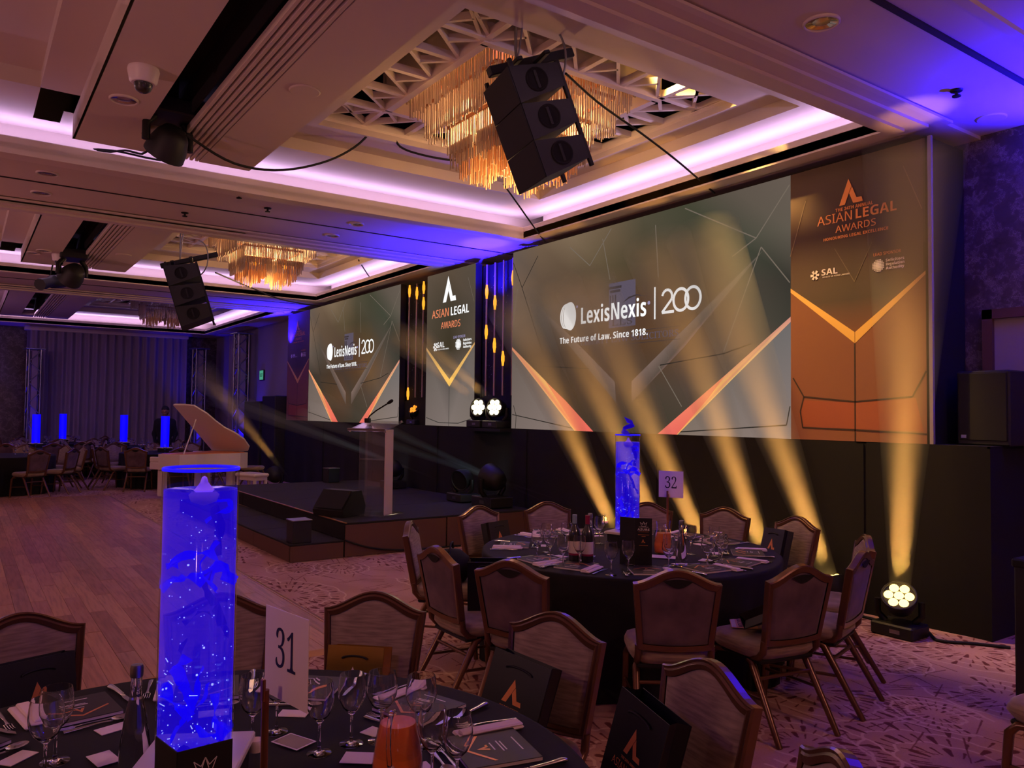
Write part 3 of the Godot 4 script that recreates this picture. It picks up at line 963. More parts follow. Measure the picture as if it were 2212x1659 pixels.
func backdrop(m: MB, w: float, h: float, z: float, cells: Array) -> void:   # a field of colours blended between rows and columns
	var R := cells.size()
	var K: int = cells[0].size()
	var warm := Color(1.28, 1.12, 1.06)
	for i in R - 1:
		for j in K - 1:
			var x0 := w * j / (K - 1)
			var x1 := w * (j + 1) / (K - 1)
			var y0 := h * (1.0 - float(i) / (R - 1))
			var y1 := h * (1.0 - float(i + 1) / (R - 1))
			patch(m, [Vector2(x0, y0), Vector2(x1, y0), Vector2(x1, y1), Vector2(x0, y1)], z, [cells[i][j] * warm, cells[i][j + 1] * warm, cells[i + 1][j + 1] * warm, cells[i + 1][j] * warm])

func v2(a: Array) -> Array:
	var o := []
	for i in range(0, a.size(), 2):
		o.append(Vector2(a[i], a[i + 1]))
	return o

func wide_screen(x0: float, w: float, label: String, detail: bool) -> void:
	var k := w / 4.65
	var h := 2.54
	var t := thing("led_screen", label, "screen", Vector3(x0, 1.49, -6.5), 0.0)
	part(t, "cabinet", MB.new().bx(0, w, 0, h, -0.12, -0.003, 0.004), M.black_plastic)
	var g := lin(74, 70, 62)
	var d := lin(50, 52, 46)
	var b := lin(100, 88, 72)
	var n := lin(92, 84, 78)
	var m := MB.new()
	backdrop(m, w, h, 0.0, [
		[n, b, lin(112, 100, 82), lin(98, 88, 70), lin(72, 72, 58), lin(62, 66, 54), lin(84, 80, 72), lin(92, 86, 80)],
		[lin(104, 90, 78), lin(88, 76, 62), lin(84, 72, 58), lin(82, 74, 56), lin(66, 62, 46), lin(64, 64, 52), lin(60, 66, 56), lin(86, 84, 76)],
		[n, g, lin(80, 68, 56), lin(74, 62, 52), lin(78, 60, 46), lin(80, 66, 48), lin(70, 66, 58), d],
		[d, lin(62, 54, 46), lin(66, 54, 44), lin(66, 54, 48), lin(78, 60, 44), lin(96, 76, 52), lin(86, 74, 64), lin(58, 60, 54)],
		[g, d, lin(74, 60, 44), lin(80, 62, 46), lin(66, 58, 50), lin(72, 64, 56), lin(84, 76, 68), g],
		[d, lin(54, 52, 46), lin(62, 52, 42), lin(60, 50, 42), lin(56, 54, 46), lin(62, 58, 50), d, d]])
	part(t, "display", m, M.screen_picture)
	var q := MB.new()
	var P := func(a: Array) -> Array:
		var o := v2(a)
		for i in o.size():
			o[i].x *= k
		return o
	# grey triangles at the foot, the faint V, the orange blades
	patch(q, P.call([0, 1.14, 1.45, 0, 0, 0]), 0.002, [lin(104, 92, 84), lin(136, 120, 112), lin(120, 106, 100)])
	patch(q, P.call([4.65, 1.14, 3.2, 0, 4.65, 0]), 0.002, [lin(110, 106, 104), lin(128, 112, 100), lin(138, 122, 116)])
	patch(q, P.call([0.48, 1.78, 1.24, 1.29, 2.18, 0.61, 2.2, 0.36, 1.41, 1.05]), 0.002, [lin(82, 72, 64), lin(116, 96, 84), lin(128, 104, 94), lin(96, 80, 72), lin(110, 92, 82)])
	patch(q, P.call([4.33, 1.86, 3.3, 0.97, 2.47, 0.36, 2.47, 0.61]), 0.002, [lin(96, 88, 78), lin(128, 100, 90), lin(92, 76, 68), lin(126, 104, 96)])
	patch(q, P.call([0, 1.17, 0.82, 0.65, 0.94, 0.54, 1.48, 0.0, 1.42, 0.0, 0.0, 1.13]), 0.004, [lin(236, 148, 112), lin(255, 190, 110), lin(255, 200, 110), lin(240, 120, 90), lin(250, 190, 110), lin(236, 150, 110)])
	patch(q, P.call([0.79, 0.665, 1.25, 0.38, 1.79, 0.0, 1.48, 0.0]), 0.005, [lin(250, 140, 96), lin(246, 120, 88), lin(232, 104, 92), lin(238, 110, 92)])
	patch(q, P.call([4.65, 1.17, 4.65, 1.12, 3.94, 0.58, 3.2, 0.0, 3.16, 0.0, 3.62, 0.40, 3.87, 0.64]), 0.004, [lin(206, 140, 124), lin(220, 150, 124), lin(255, 206, 116), lin(255, 190, 96), lin(246, 150, 90), lin(255, 190, 96), lin(240, 160, 116)])
	patch(q, P.call([3.87, 0.64, 3.64, 0.40, 3.19, 0.0, 2.9, 0.0]), 0.005, [lin(244, 140, 96), lin(240, 120, 88), lin(232, 104, 92), lin(238, 110, 100)])
	var dk := lin(44, 40, 38)
	var lt := lin(116, 104, 92)
	for l in [[[0.02, 0.2, 1.4, 0.03], dk], [[0.75, 0.86, 1.7, 0.79], dk], [[2.93, 0.78, 3.84, 0.86, 4.19, 0.94], dk], [[2.91, 0.77, 3.26, 0.31], lt], [[3.22, 0.03, 4.6, 0.13, 4.64, 0.31], dk], [[0.01, 2.39, 0.23, 2.0, 0.74, 1.02], dk], [[0.23, 2.0, 0.6, 2.4], dk], [[1.94, 2.4, 2.08, 1.87], lt], [[2.85, 2.4, 2.9, 1.79], lt], [[3.84, 0.88, 4.31, 1.9, 4.64, 1.5], lt], [[3.3, 2.5, 4.25, 2.0, 4.64, 2.45], lt], [[3.95, 1.86, 4.25, 2.0], lt], [[1.3, 2.4, 1.7, 2.1, 2.1, 2.5], lt], [[0.05, 0.33, 0.12, 0.18, 0.1, 0.0], dk], [[0.12, 2.0, 0.02, 1.5], lt]]:
		line2(q, P.call(l[0]), 0.012, 0.003, l[1])
	part(t, "facet_graphic", q, M.screen_picture)
	# slide that is fading out behind the sponsor's mark
	var gh := MB.new()
	gh.bx(2.07 * k, 2.53 * k, 1.27, 1.82, 0.004, 0.006)
	part(t, "ghost_panel", gh, M.screen_ghost)
	var gd := MB.new()
	gd.bx(2.07 * k, 2.29 * k, 1.745, 1.775, 0.006, 0.008)
	gd.bx(2.09 * k, 2.27 * k, 1.70, 1.73, 0.006, 0.008)
	for i in 3:
		gd.bx((2.085 + 0.045 * i) * k, (2.105 + 0.045 * i) * k, 1.42, 1.67, 0.006, 0.008)
	part(t, "ghost_column", gd, M.screen_ghost_dark)
	letters(t, "ghost_text", "LLS", Vector3(2.3 * k, 1.33, 0.0065), 0.075, 0.36 * k, M.screen_ghost_dark, false, "Droid Serif")
	letters(t, "ghost_text", "LIBERTY LAW SOLICITORS", Vector3(2.37 * k, 1.13, 0.003), 0.075, 1.68 * k, M.screen_ghost, false, "Droid Serif")
	part(t, "ghost_rule", MB.new().bx(1.5 * k, 3.24 * k, 1.20, 1.206, 0.003, 0.004).bx(1.5 * k, 3.24 * k, 1.055, 1.061, 0.003, 0.004), M.screen_ghost_dark)
	var arc := MB.new()
	arc.xf = Transform3D(Basis.from_scale(Vector3(k, 1, 1)), Vector3())
	arc.prism(PackedVector2Array(v2([2.29, 1.55, 2.42, 1.62, 2.55, 1.635, 2.74, 1.59, 2.55, 1.62, 2.43, 1.60])), 0.006, 0.008)
	part(t, "ghost_arc", arc, M.screen_ghost_dark)
	# sponsor's mark: striped globe, name, rule, 200 with linked noughts
	var gl := MB.new()
	gl.xf = Transform3D(Basis.from_scale(Vector3(k, 1, 1)), Vector3())
	var body := PackedVector2Array()
	for i in 33:
		var a := TAU * i / 32.0
		if i < 32:
			body.append(Vector2(1.325 + 0.115 * cos(a), 1.49 + 0.185 * sin(a)))
	gl.prism(body, 0.008, 0.012)
	for s in 3:
		var sl := PackedVector2Array()
		for i in 13:
			var a := deg_to_rad(100 + i * 12.0)
			sl.append(Vector2(1.31 - 0.035 * s + 0.125 * cos(a), 1.49 + (0.185 - 0.008 * s) * sin(a)))
		for i in range(12, -1, -1):
			var a := deg_to_rad(100 + i * 12.0)
			sl.append(Vector2(1.332 - 0.035 * s + 0.125 * cos(a), 1.49 + (0.185 - 0.008 * s) * sin(a)))
		gl.prism(sl, 0.008, 0.0115)
	part(t, "globe_emblem", gl, M.screen_white)
	letters(t, "sponsor_name", "LexisNexis", Vector3(2.12 * k, 1.467, 0.009), 0.205, 1.17 * k, M.screen_white, true)
	part(t, "registered_mark", MB.new().lathe([[Vector2(0.022 * k, 0), Vector2(0.0, 0.002)]], Vector3(), 12), M.screen_soft).transform = Transform3D(Basis(Vector3.RIGHT, PI / 2), Vector3(2.755 * k, 1.51, 0.009))
	part(t, "registered_mark", MB.new().lathe([[Vector2(0.018 * k, 0), Vector2(0.0, 0.002)]], Vector3(), 12), M.screen_soft).transform = Transform3D(Basis(Vector3.RIGHT, PI / 2), Vector3(1.46 * k, 1.60, 0.009))
	part(t, "dividing_rule", MB.new().bx(2.842 * k, 2.862 * k, 1.31, 1.68, 0.008, 0.012), M.screen_white)
	var num := MB.new()
	num.xf = Transform3D(Basis.from_scale(Vector3(k, 1, 1)), Vector3())
	for c in [3.25, 3.425]:
		var ring := []
		for i in 40:
			var a := TAU * i / 40
			var bq := TAU * (i + 1) / 40
			num.face([Vector3(c + 0.125 * cos(a), 1.493 + 0.137 * sin(a), 0.011), Vector3(c + 0.125 * cos(bq), 1.493 + 0.137 * sin(bq), 0.011), Vector3(c + 0.092 * cos(bq), 1.493 + 0.104 * sin(bq), 0.011), Vector3(c + 0.092 * cos(a), 1.493 + 0.104 * sin(a), 0.011)], Vector3.BACK)
	var tw := []
	for i in 13:
		var a := deg_to_rad(170 - i * 17.5)
		tw.append(Vector2(3.045 + 0.075 * cos(a), 1.55 + 0.075 * sin(a)))
	tw.append(Vector2(2.965, 1.373))
	tw.append(Vector2(3.15, 1.373))
	num.col = Color.WHITE
	line2(num, tw, 0.032, 0.011, Color.WHITE)
	part(t, "numerals", num, M.screen_white, "200 with linked noughts")
	letters(t, "tagline", "The Future of Law. Since 1818.", Vector3(1.925 * k, 1.178, 0.009), 0.078, 1.63 * k, M.screen_white, true)

func tall_banner(called: String, x0: float, w: float, label: String, category: String, lit: bool, parent_z := -6.5) -> void:
	var h := 2.54
	var k := w / 1.3
	var t := thing(called, label, category, Vector3(x0, 1.49, parent_z))
	part(t, "cabinet" if lit else "frame", MB.new().bx(0, w, 0, h, -0.12, -0.003, 0.004), M.black_plastic)
	var pm: Material = M.screen_picture if lit else M.banner_print
	var white: Material = M.screen_white if lit else M.white_print
	var gold: Material = M.screen_orange if lit else M.gold_print
	var m := MB.new()
	if lit:
		backdrop(m, w, h, 0.0, [[lin(84, 76, 66), lin(80, 72, 60), lin(76, 72, 64)], [lin(72, 68, 58), lin(60, 56, 48), lin(72, 68, 60)], [lin(70, 64, 54), lin(54, 50, 40), lin(76, 70, 60)], [lin(106, 98, 90), lin(96, 90, 82), lin(110, 102, 94)], [lin(126, 114, 108), lin(116, 106, 100), lin(124, 112, 104)]])
	else:
		backdrop(m, w, h, 0.0, [[lin(96, 84, 72), lin(92, 82, 68), lin(96, 84, 70)], [lin(86, 72, 60), lin(72, 62, 52), lin(86, 74, 62)], [lin(70, 60, 52), lin(58, 50, 44), lin(72, 62, 54)], [lin(140, 90, 64), lin(132, 86, 60), lin(140, 94, 66)], [lin(150, 100, 74), lin(146, 96, 70), lin(150, 104, 80)]])
	part(t, "display" if lit else "cloth", m, pm)
	var q := MB.new()
	var vy := 1.42 if not lit else 1.30
	var vb := 0.92 if not lit else 0.70
	var c := w * 0.51
	if lit:
		patch(q, [Vector2(0, vy), Vector2(c, vb), Vector2(c, 0), Vector2(0, 0)], 0.002, [lin(98, 90, 84), lin(92, 84, 80), lin(126, 114, 108), lin(118, 106, 100)])
		patch(q, [Vector2(w, vy), Vector2(c, vb), Vector2(c, 0), Vector2(w, 0)], 0.002, [lin(104, 96, 90), lin(94, 88, 82), lin(128, 116, 110), lin(124, 112, 104)])
	else:
		patch(q, [Vector2(0, vy), Vector2(c, vb), Vector2(c, 0), Vector2(0, 0)], 0.002, [lin(120, 74, 50), lin(126, 78, 54), lin(146, 94, 66), lin(150, 96, 72)])
		patch(q, [Vector2(w, vy), Vector2(c, vb), Vector2(c, 0), Vector2(w, 0)], 0.002, [lin(124, 82, 58), lin(130, 82, 56), lin(146, 94, 66), lin(150, 100, 76)])
		patch(q, [Vector2(0.10 * w, 0.37), Vector2(c, 0.34), Vector2(c, 0.11), Vector2(0.09 * w, 0.12), Vector2(0.07 * w, 0.24)], 0.003, [lin(164, 88, 58)])
		patch(q, [Vector2(0.93 * w, 0.38), Vector2(c, 0.34), Vector2(c, 0.11), Vector2(0.98 * w, 0.10)], 0.003, [lin(166, 92, 60)])
	var va := lin(214, 164, 104) if lit else lin(214, 168, 92)
	var vc := lin(255, 200, 96) if lit else lin(226, 176, 84)
	var tk := 0.05 if not lit else 0.06
	patch(q, [Vector2(0, vy + tk * 0.4), Vector2(c, vb + tk), Vector2(c, vb - tk), Vector2(0, vy - tk * 0.4)], 0.004, [va, vc, vc, va])
	patch(q, [Vector2(w, vy + tk * 0.2), Vector2(c + 0.004, vb + tk), Vector2(c + 0.004, vb - tk), Vector2(w, vy - tk * 0.4)], 0.004, [va, vc, vc, va])
	var dk := lin(60, 44, 36) if not lit else lin(66, 60, 56)
	var lt := lin(150, 130, 104) if not lit else lin(112, 102, 92)
	line2(q, [Vector2(c, vb - tk), Vector2(c, 0)], 0.012 * k, 0.005, dk)
	if lit:
		line2(q, v2([0.02 * w, 0.13, 0.3 * w, 0.05, 0.7 * w, 0.05, 0.98 * w, 0.13]), 0.014, 0.005, dk)
		line2(q, v2([0.02 * w, 0.3, 0.06 * w, 0.06]), 0.012, 0.005, lt)
		line2(q, v2([0.98 * w, 0.3, 0.93 * w, 0.06]), 0.012, 0.005, lt)
	else:
		line2(q, v2([0.02 * w, 0.58, 0.11 * w, 0.40, c, 0.35, 0.91 * w, 0.39, w, 0.60]), 0.014, 0.005, dk)
		line2(q, v2([0.11 * w, 0.40, 0.08 * w, 0.26, 0.10 * w, 0.11, c, 0.10, w, 0.08]), 0.014, 0.005, dk)
		line2(q, v2([0.0, 1.75, 0.13 * w, 2.25]), 0.008, 0.005, lt)
		line2(q, v2([0.36 * w, 1.75, 0.51 * w, 1.42, 0.64 * w, 1.75]), 0.007, 0.003, lin(104, 90, 72))
	line2(q, v2([0.98 * w, 1.95, 0.86 * w, 2.35]), 0.008, 0.005, lt)
	part(t, "facet_graphic", q, pm)
	if lit:
		logo_al(t, Vector3(0.355 * w, 2.03, 0.006), 0.42, M.screen_white)
		letters(t, "event_name", "ASIAN", Vector3(0.305 * w, 1.86, 0.006), 0.135, 0.36 * w, M.screen_orange, false)
		letters(t, "event_name", "LEGAL", Vector3(0.70 * w, 1.86, 0.006), 0.135, 0.36 * w, M.screen_white, true)
		letters(t, "event_name", "AWARDS", Vector3(0.52 * w, 1.65, 0.006), 0.11, 0.40 * w, M.screen_orange, false)
	else:
		logo_al(t, Vector3(0.40 * w, 2.13, 0.006), 0.23 * minf(k, 1.0), gold)
		letters(t, "event_line", "THE 24TH ANNUAL", Vector3(0.51 * w, 2.095, 0.006), 0.03, 0.28 * w, gold, true)
		letters(t, "event_name", "ASIAN", Vector3(0.365 * w, 2.025, 0.006), 0.085, 0.27 * w, gold, false)
		letters(t, "event_name", "LEGAL", Vector3(0.665 * w, 2.025, 0.006), 0.085, 0.29 * w, gold, true)
		letters(t, "event_name", "AWARDS", Vector3(0.52 * w, 1.92, 0.006), 0.062, 0.30 * w, gold, false)
		letters(t, "event_line", "HONOURING LEGAL EXCELLENCE", Vector3(0.515 * w, 1.845, 0.006), 0.026, 0.48 * w, gold, true)
	# sponsors
	var sy := 1.53 if not lit else 1.31
	var s := 1.0 if not lit else 1.6
	letters(t, "sponsor_line", "LEAD SPONSOR", Vector3(0.745 * w if not lit else 0.70 * w, sy + 0.10 * s ** 0.4, 0.006), 0.026 * s, 0.19 * w * minf(s, 1.25), M.screen_soft if lit else gold, false)
	var rose := MB.new()
	for i in 6:
		var a := TAU * i / 6.0
		rose.xf = Transform3D(Basis(Vector3.BACK, a), Vector3(0.205 * w, sy, 0.006))
		rose.prism(PackedVector2Array([Vector2(0.012, -0.008) * s, Vector2(0.045, -0.012) * s, Vector2(0.045, 0.012) * s, Vector2(0.012, 0.008) * s]), 0, 0.002)
	part(t, "rosette_emblem", rose, white)
	letters(t, "sponsor_name", "SAL", Vector3(0.32 * w, sy + 0.015 * s, 0.006), 0.055 * s, 0.125 * w * minf(s, 1.25), white, true)
	letters(t, "sponsor_line", "SOCIETY OF ASIAN LAWYERS", Vector3(0.37 * w, sy - 0.03 * s, 0.006), 0.013 * s, 0.21 * w * minf(s, 1.15), white, false)
	var dots := MB.new()
	for i in 8:
		for j in 8:
			var px := (i - 3.5) / 4.0
			var py := (j - 3.5) / 4.0
			if px * px + py * py < 1.05:
				var rr := 0.006 * s * (1.1 - 0.4 * (px * px + py * py))
				dots.bx(0.685 * w + px * 0.055 * s - rr, 0.685 * w + px * 0.055 * s + rr, sy + 0.0 + py * 0.055 * s - rr, sy + py * 0.055 * s + rr, 0.006, 0.008)
	part(t, "dotted_globe", dots, white)
	var i := 0
	for l in ["Solicitors", "Regulation", "Authority"]:
		letters(t, "sponsor_name", l, Vector3((0.80 if not lit else 0.86) * w, sy + (0.036 - 0.034 * i) * s, 0.006), 0.023 * s, (0.125 if not lit else 0.16) * w, white, true)
		i += 1

func strip_panel(x0: float, x1: float, xs: Array, blobs: Array, label: String) -> void:
	var t := thing("light_strip_panel", label, "light panel", Vector3(x0, 1.49, -6.64))
	part(t, "backing", MB.new().bx(0, x1 - x0, 0, 2.5, -0.05, 0, 0.0), M.void_black)
	part(t, "ledge", MB.new().bx(0, x1 - x0, 0, 0.42, 0, 0.03), M.skirt)
	var sp := MB.new()
	for i in 70:
		sp.box(Vector3(rng.randf_range(0.02, x1 - x0 - 0.02), rng.randf_range(0.45, 2.4), 0.004), Vector3(0.008, 0.008, 0.004))
	part(t, "sequins", sp, M.alloy).set_meta("kind", "stuff")
	for i in xs.size():
		var x: float = xs[i] - x0
		var tb := part(t, "light_tube", MB.new().lathe([[Vector2(0.014, 0.48), Vector2(0.014, 2.5)]], Vector3(x, 0, 0.05), 8), M.tube_off)
		for b in blobs[i]:
			part(tb, "lit_section", MB.new().lathe([[Vector2(0.015, b - 0.11), Vector2(0.018, b - 0.07), Vector2(0.026, b - 0.03), Vector2(0.026, b + 0.03), Vector2(0.018, b + 0.07), Vector2(0.015, b + 0.11)]], Vector3(x, 0, 0.05), 8), M.tube_amber)

func screens() -> void:
	wide_screen(-9.28, 4.65, "large LED screen on the right showing the sponsor's white logo", true)
	wide_screen(-17.35, 4.52, "left LED screen, farther away, showing the same sponsor's logo", false)
	tall_banner("led_screen", -11.83, 1.54, "narrow centre LED screen with the glowing white A emblem", "screen", true)
	tall_banner("printed_banner", -4.63, 1.29, "wide bronze printed awards banner at the right end", "banner", false)
	tall_banner("printed_banner", -18.8, 1.44, "bronze printed awards banner at the far left end", "banner", false)
	# dark return at the right end of the set
	var rt := thing("set_return", "black side panel closing the right end of the set", "panel", Vector3(-3.34, 1.49, -6.8))
	part(rt, "board", MB.new().bx(-0.02, 0.02, 0, 2.55, -0.31, 0.30), M.skirt)
	part(rt, "edge_strip", MB.new().bx(0.02, 0.05, 0, 2.55, 0.27, 0.30), M.wall_paint)
	strip_panel(-10.29, -9.28, [-10.11, -9.88, -9.65, -9.41], [[2.08, 1.46], [1.89, 1.24], [1.03], [2.2]], "black panel with light tubes between centre and right screens")
	strip_panel(-12.83, -11.83, [-12.66, -12.38, -12.13, -11.92], [[2.4, 0.55], [2.33], [2.4, 2.12], [2.32]], "black panel with light tubes left of the centre screen")

# ---------------------------------------------------------------- lighting fixtures
func moving_head(at: Vector3, aim: Vector3, label: String, lens: Material, size := 1.0, hung := false, group := "", seven := true) -> Node3D:
	var t := thing("moving_head_light", label, "stage light", at, 0, group)
	var s := size
	var up := -1.0 if hung else 1.0
	part(t, "base", MB.new().box(Vector3(0, 0.05 * s * up, 0), Vector3(0.34, 0.10, 0.26) * s, 0.012), M.black_plastic)
	part(t, "display", MB.new().box(Vector3(0.03, 0.05 * s * up, 0.131 * s), Vector3(0.08, 0.03, 0.004) * s), M.alloy)
	var d := aim.normalized()
	var x := Vector3.UP.cross(d)
	x = x.normalized() if x.length() > 0.05 else Vector3.RIGHT
	var b := Basis(x, d.cross(x).normalized() * 1.0, d)
	var c := Vector3(0, 0.27 * s * up, 0)
	var y := MB.new()
	for q in [-1.0, 1.0]:
		y.tube([Vector3(0, 0.10 * s * up, 0) + x * q * 0.10 * s, Vector3(0, 0.16 * s * up, 0) + x * q * 0.155 * s, c + x * q * 0.155 * s], 0.026 * s, 8)
	part(t, "yoke", y, M.black_metal)
	var h := MB.new()
	h.xf = Transform3D(Basis(b.x, b.z, -b.y), c)
	h.lathe([[Vector2(0.001, -0.13), Vector2(0.07, -0.125), Vector2(0.10, -0.08), Vector2(0.125, 0.0), Vector2(0.13, 0.07)], [Vector2(0.13, 0.07), Vector2(0.118, 0.075), Vector2(0.115, 0.06)], [Vector2(0.115, 0.06), Vector2(0.001, 0.06)]].map(func(r): return r.map(func(v): return v * s)), Vector3(), 22)
	part(t, "head", h, M.black_plastic)
	if lens:
		for i in (7 if seven else 1):
			var a := TAU * i / 6.0
			var o := Vector3() if i == 6 or not seven else Vector3(cos(a), 0, sin(a)) * 0.074 * s
			var l := MB.new()
			l.xf = h.xf
			var r := (0.036 if seven else 0.085) * s
			l.lathe([[Vector2(r, 0.062 * s), Vector2(r * 0.8, 0.062 * s + r * 0.4), Vector2(r * 0.4, 0.062 * s + r * 0.62), Vector2(0.001, 0.062 * s + r * 0.7)]], o, 12)
			part(t, "lens", l, lens)
	return t

const BEAMS := [[Vector3(-6.565, 0.303, -6.077), Vector3(-8.363, 2.765, -6.077)], [Vector3(-5.842, 0.303, -6.077), Vector3(-7.484, 2.814, -6.077)], [Vector3(-5.256, 0.303, -6.077), Vector3(-6.624, 2.413, -6.077)], [Vector3(-4.553, 0.303, -6.077), Vector3(-5.618, 2.697, -6.077)], [Vector3(-3.947, 0.303, -6.077), Vector3(-4.963, 2.638, -6.077)], [Vector3(-3.361, 0.303, -6.096), Vector3(-3.263, 2.677, -6.096)]]
const THIN := [[Vector3(-9.16, 0.80, -6.12), Vector3(-13.3, 1.95, -5.2)], [Vector3(-9.16, 0.80, -6.12), Vector3(-13.3, 1.60, -5.0)], [Vector3(-12.3, 0.82, -6.2), Vector3(-20.0, 2.3, -4.8)], [Vector3(-12.3, 0.82, -6.2), Vector3(-20.0, 1.95, -5.2)], [Vector3(-16.6, 0.55, -5.6), Vector3(-19.5, 2.5, -4.8)], [Vector3(-10.04, 1.84, -6.44), Vector3(-11.9, 2.9, -6.1)], [Vector3(-9.6, 1.84, -6.44), Vector3(-11.3, 2.9, -6.1)]]

const CAB := [[Vector3(-7.20, 4.10, -1.55), Vector3(-7.29, 3.96, -1.96), Vector3(-7.33, 3.98, -2.40), Vector3(-7.34, 4.15, -2.86), Vector3(-7.41, 4.41, -3.23), Vector3(-7.55, 4.72, -3.50)],
	[Vector3(-7.45, 4.72, -3.65), Vector3(-7.42, 4.52, -3.70), Vector3(-7.31, 4.43, -3.86), Vector3(-7.14, 4.37, -4.10), Vector3(-7.00, 4.35, -4.30)],
	[Vector3(-7.20, 4.26, -4.90), Vector3(-7.60, 4.22, -5.36), Vector3(-8.02, 4.09, -5.93), Vector3(-8.47, 4.04, -6.46)],
	[Vector3(-4.54, 4.25, -3.64), Vector3(-4.88, 4.28, -4.28), Vector3(-5.15, 4.27, -5.02), Vector3(-5.37, 4.20, -5.75), Vector3(-5.53, 4.05, -6.46)],
	[Vector3(-12.68, 3.85, -3.21), Vector3(-14.12, 3.90, -4.17), Vector3(-15.50, 3.93, -5.23), Vector3(-16.73, 4.04, -6.44)],
	[Vector3(-13.43, 4.5, -5.93), Vector3(-13.55, 4.3, -6.15), Vector3(-13.70, 4.08, -6.45)],
	[Vector3(-8.2, 4.2, -1.41), Vector3(-8.3, 4.19, -1.38), Vector3(-8.45, 4.24, -1.25), Vector3(-8.56, 4.23, -1.13), Vector3(-8.6, 4.24, -1.0), Vector3(-8.56, 4.25, -1.2), Vector3(-8.53, 4.23, -1.45), Vector3(-8.57, 4.24, -1.6)]]

func stage_lights() -> void:
	var names := ["first", "second", "third", "fourth", "fifth"]
	for i in 5:
		moving_head(Vector3(BEAMS[i][0].x, 0, BEAMS[i][0].z), BEAMS[i][1] - BEAMS[i][0], "%s amber beam light from the left, on the floor behind table 32" % names[i], M.lens_amber, 1.0, false, "amber beam lights along the plinth")
	moving_head(Vector3(BEAMS[5][0].x, 0, BEAMS[5][0].z), Vector3(0.25, 0.6, 0.55), "amber beam light glowing on the carpet at the right, clear of chairs", M.lens_amber, 1.0, false, "amber beam lights along the plinth")
	moving_head(Vector3(-10.02, 1.488, -6.45), Vector3(0.35, 0.1, 0.9), "left of the two white-hot lamps below the light tubes", M.lens_white, 1.1)
	moving_head(Vector3(-9.58, 1.488, -6.45), Vector3(0.35, 0.1, 0.9), "right of the two white-hot lamps below the light tubes", M.lens_white, 1.1)
	moving_head(Vector3(-12.4, 1.488, -6.62), Vector3(0.2, 0.6, 0.6), "unlit moving head below the light tubes left of centre screen", M.lens_orange, 0.9).get_node("lens").material_override = M.black_plastic
	moving_head(Vector3(-9.16, 0.41, -6.1), THIN[0][1] - THIN[0][0], "large dark moving head at the stage's right back corner, casting pale beams", M.pin_white, 1.45, false, "", false)
	moving_head(Vector3(-9.95, 0.41, -6.1), Vector3(0.3, -0.3, 1), "dark unlit moving head beside the large one on the stage", null, 1.2)
	moving_head(Vector3(-12.3, 0.41, -6.15), THIN[2][1] - THIN[2][0], "small moving head with a white pinpoint behind the lectern", M.pin_white, 1.2, false, "", false)
	moving_head(Vector3(-16.6, 0.0, -5.5), THIN[4][1] - THIN[4][0], "low beam light by the piano bench throwing a yellow beam", M.lens_amber, 1.3, false, "", false)
	# fixtures hung from the ceiling slots
	var a := moving_head(Vector3(-7.4, 4.40, -1.44), Vector3(-0.5, -0.6, 0.2), "black moving head hung at the end of the nearest ceiling slot", null, 1.35, true)
	part(a, "clamp", MB.new().box(Vector3(0, 0.16, 0), Vector3(0.2, 0.36, 0.12), 0.01), M.black_metal)
	moving_head(Vector3(-14.6, 4.28, -1.44), Vector3(-0.6, -0.5, 0.3), "black moving head hung in the second bay's ceiling slot", null, 1.5, true)
	var p := thing("profile_spotlight", "long black profile spotlight hung below the second bay's slot", "stage light", Vector3(-15.9, 3.95, -1.3), deg_to_rad(-35))
	part(p, "body", MB.new().tube([Vector3(-0.42, 0.06, 0), Vector3(-0.2, 0.02, 0), Vector3(0.05, -0.03, 0), Vector3(0.1, -0.04, 0), Vector3(0.42, -0.14, 0)], [0.09, 0.12, 0.12, 0.085, 0.10], 12), M.black_metal)
	part(p, "bracket", MB.new().tube([Vector3(-0.05, 0.0, 0.12), Vector3(-0.05, 0.34, 0.06), Vector3(-0.05, 0.34, -0.06), Vector3(-0.05, 0.0, -0.12)], 0.014, 6), M.black_metal)
	part(p, "clamp", MB.new().box(Vector3(-0.05, 0.40, 0), Vector3(0.08, 0.14, 0.08), 0.01), M.black_metal)
	line_array(Vector3(-4.64, 3.83, -3.45), Vector3(deg_to_rad(21.9), deg_to_rad(347.7), deg_to_rad(0.6)), 1.0, "black three-box line array loudspeaker hanging before the nearest chandelier", 4.7)
	line_array(Vector3(-12.2, 3.38, -2.72), Vector3(deg_to_rad(17), deg_to_rad(345), deg_to_rad(2)), 1.12, "farther three-box line array loudspeaker hanging over the piano", 4.66)
	# cables
	var cab := func(label: String, pts: Array, r: float):
		var c := Curve3D.new()
		for i in pts.size():
			var tan: Vector3 = (pts[mini(i + 1, pts.size() - 1)] - pts[maxi(i - 1, 0)]) / 6.0
			c.add_point(pts[i], -tan, tan)
		var q := []
		var L := c.get_baked_length()
		for i in 25:
			q.append(c.sample_baked(L * i / 24.0, true))
		var t := MeshInstance3D.new()
		t.name = "cable"
		t.mesh = MB.new().tube(q, r, 6).mesh()
		t.material_override = M.cable
		add_child(t, true)
		tag(t, label, "cable")
	cab.call("black cable swagged from the slot's moving head to the lattice", CAB[0], 0.012)
	cab.call("black cable drooping from the lattice behind the nearest chandelier", CAB[1], 0.012)
	cab.call("black cable running from the chandelier down to the large screen's left corner", CAB[2], 0.011)
	cab.call("black cable running from the near line array down to the large screen", CAB[3], 0.010)
	cab.call("thin black cable from far line array to the left screen", CAB[4], 0.012)
	cab.call("thin black cable crossing the second bay's wall-side cove", CAB[5], 0.012)
	cab.call("looped black cable lying on the cove lip under the moving head", CAB[6], 0.011)
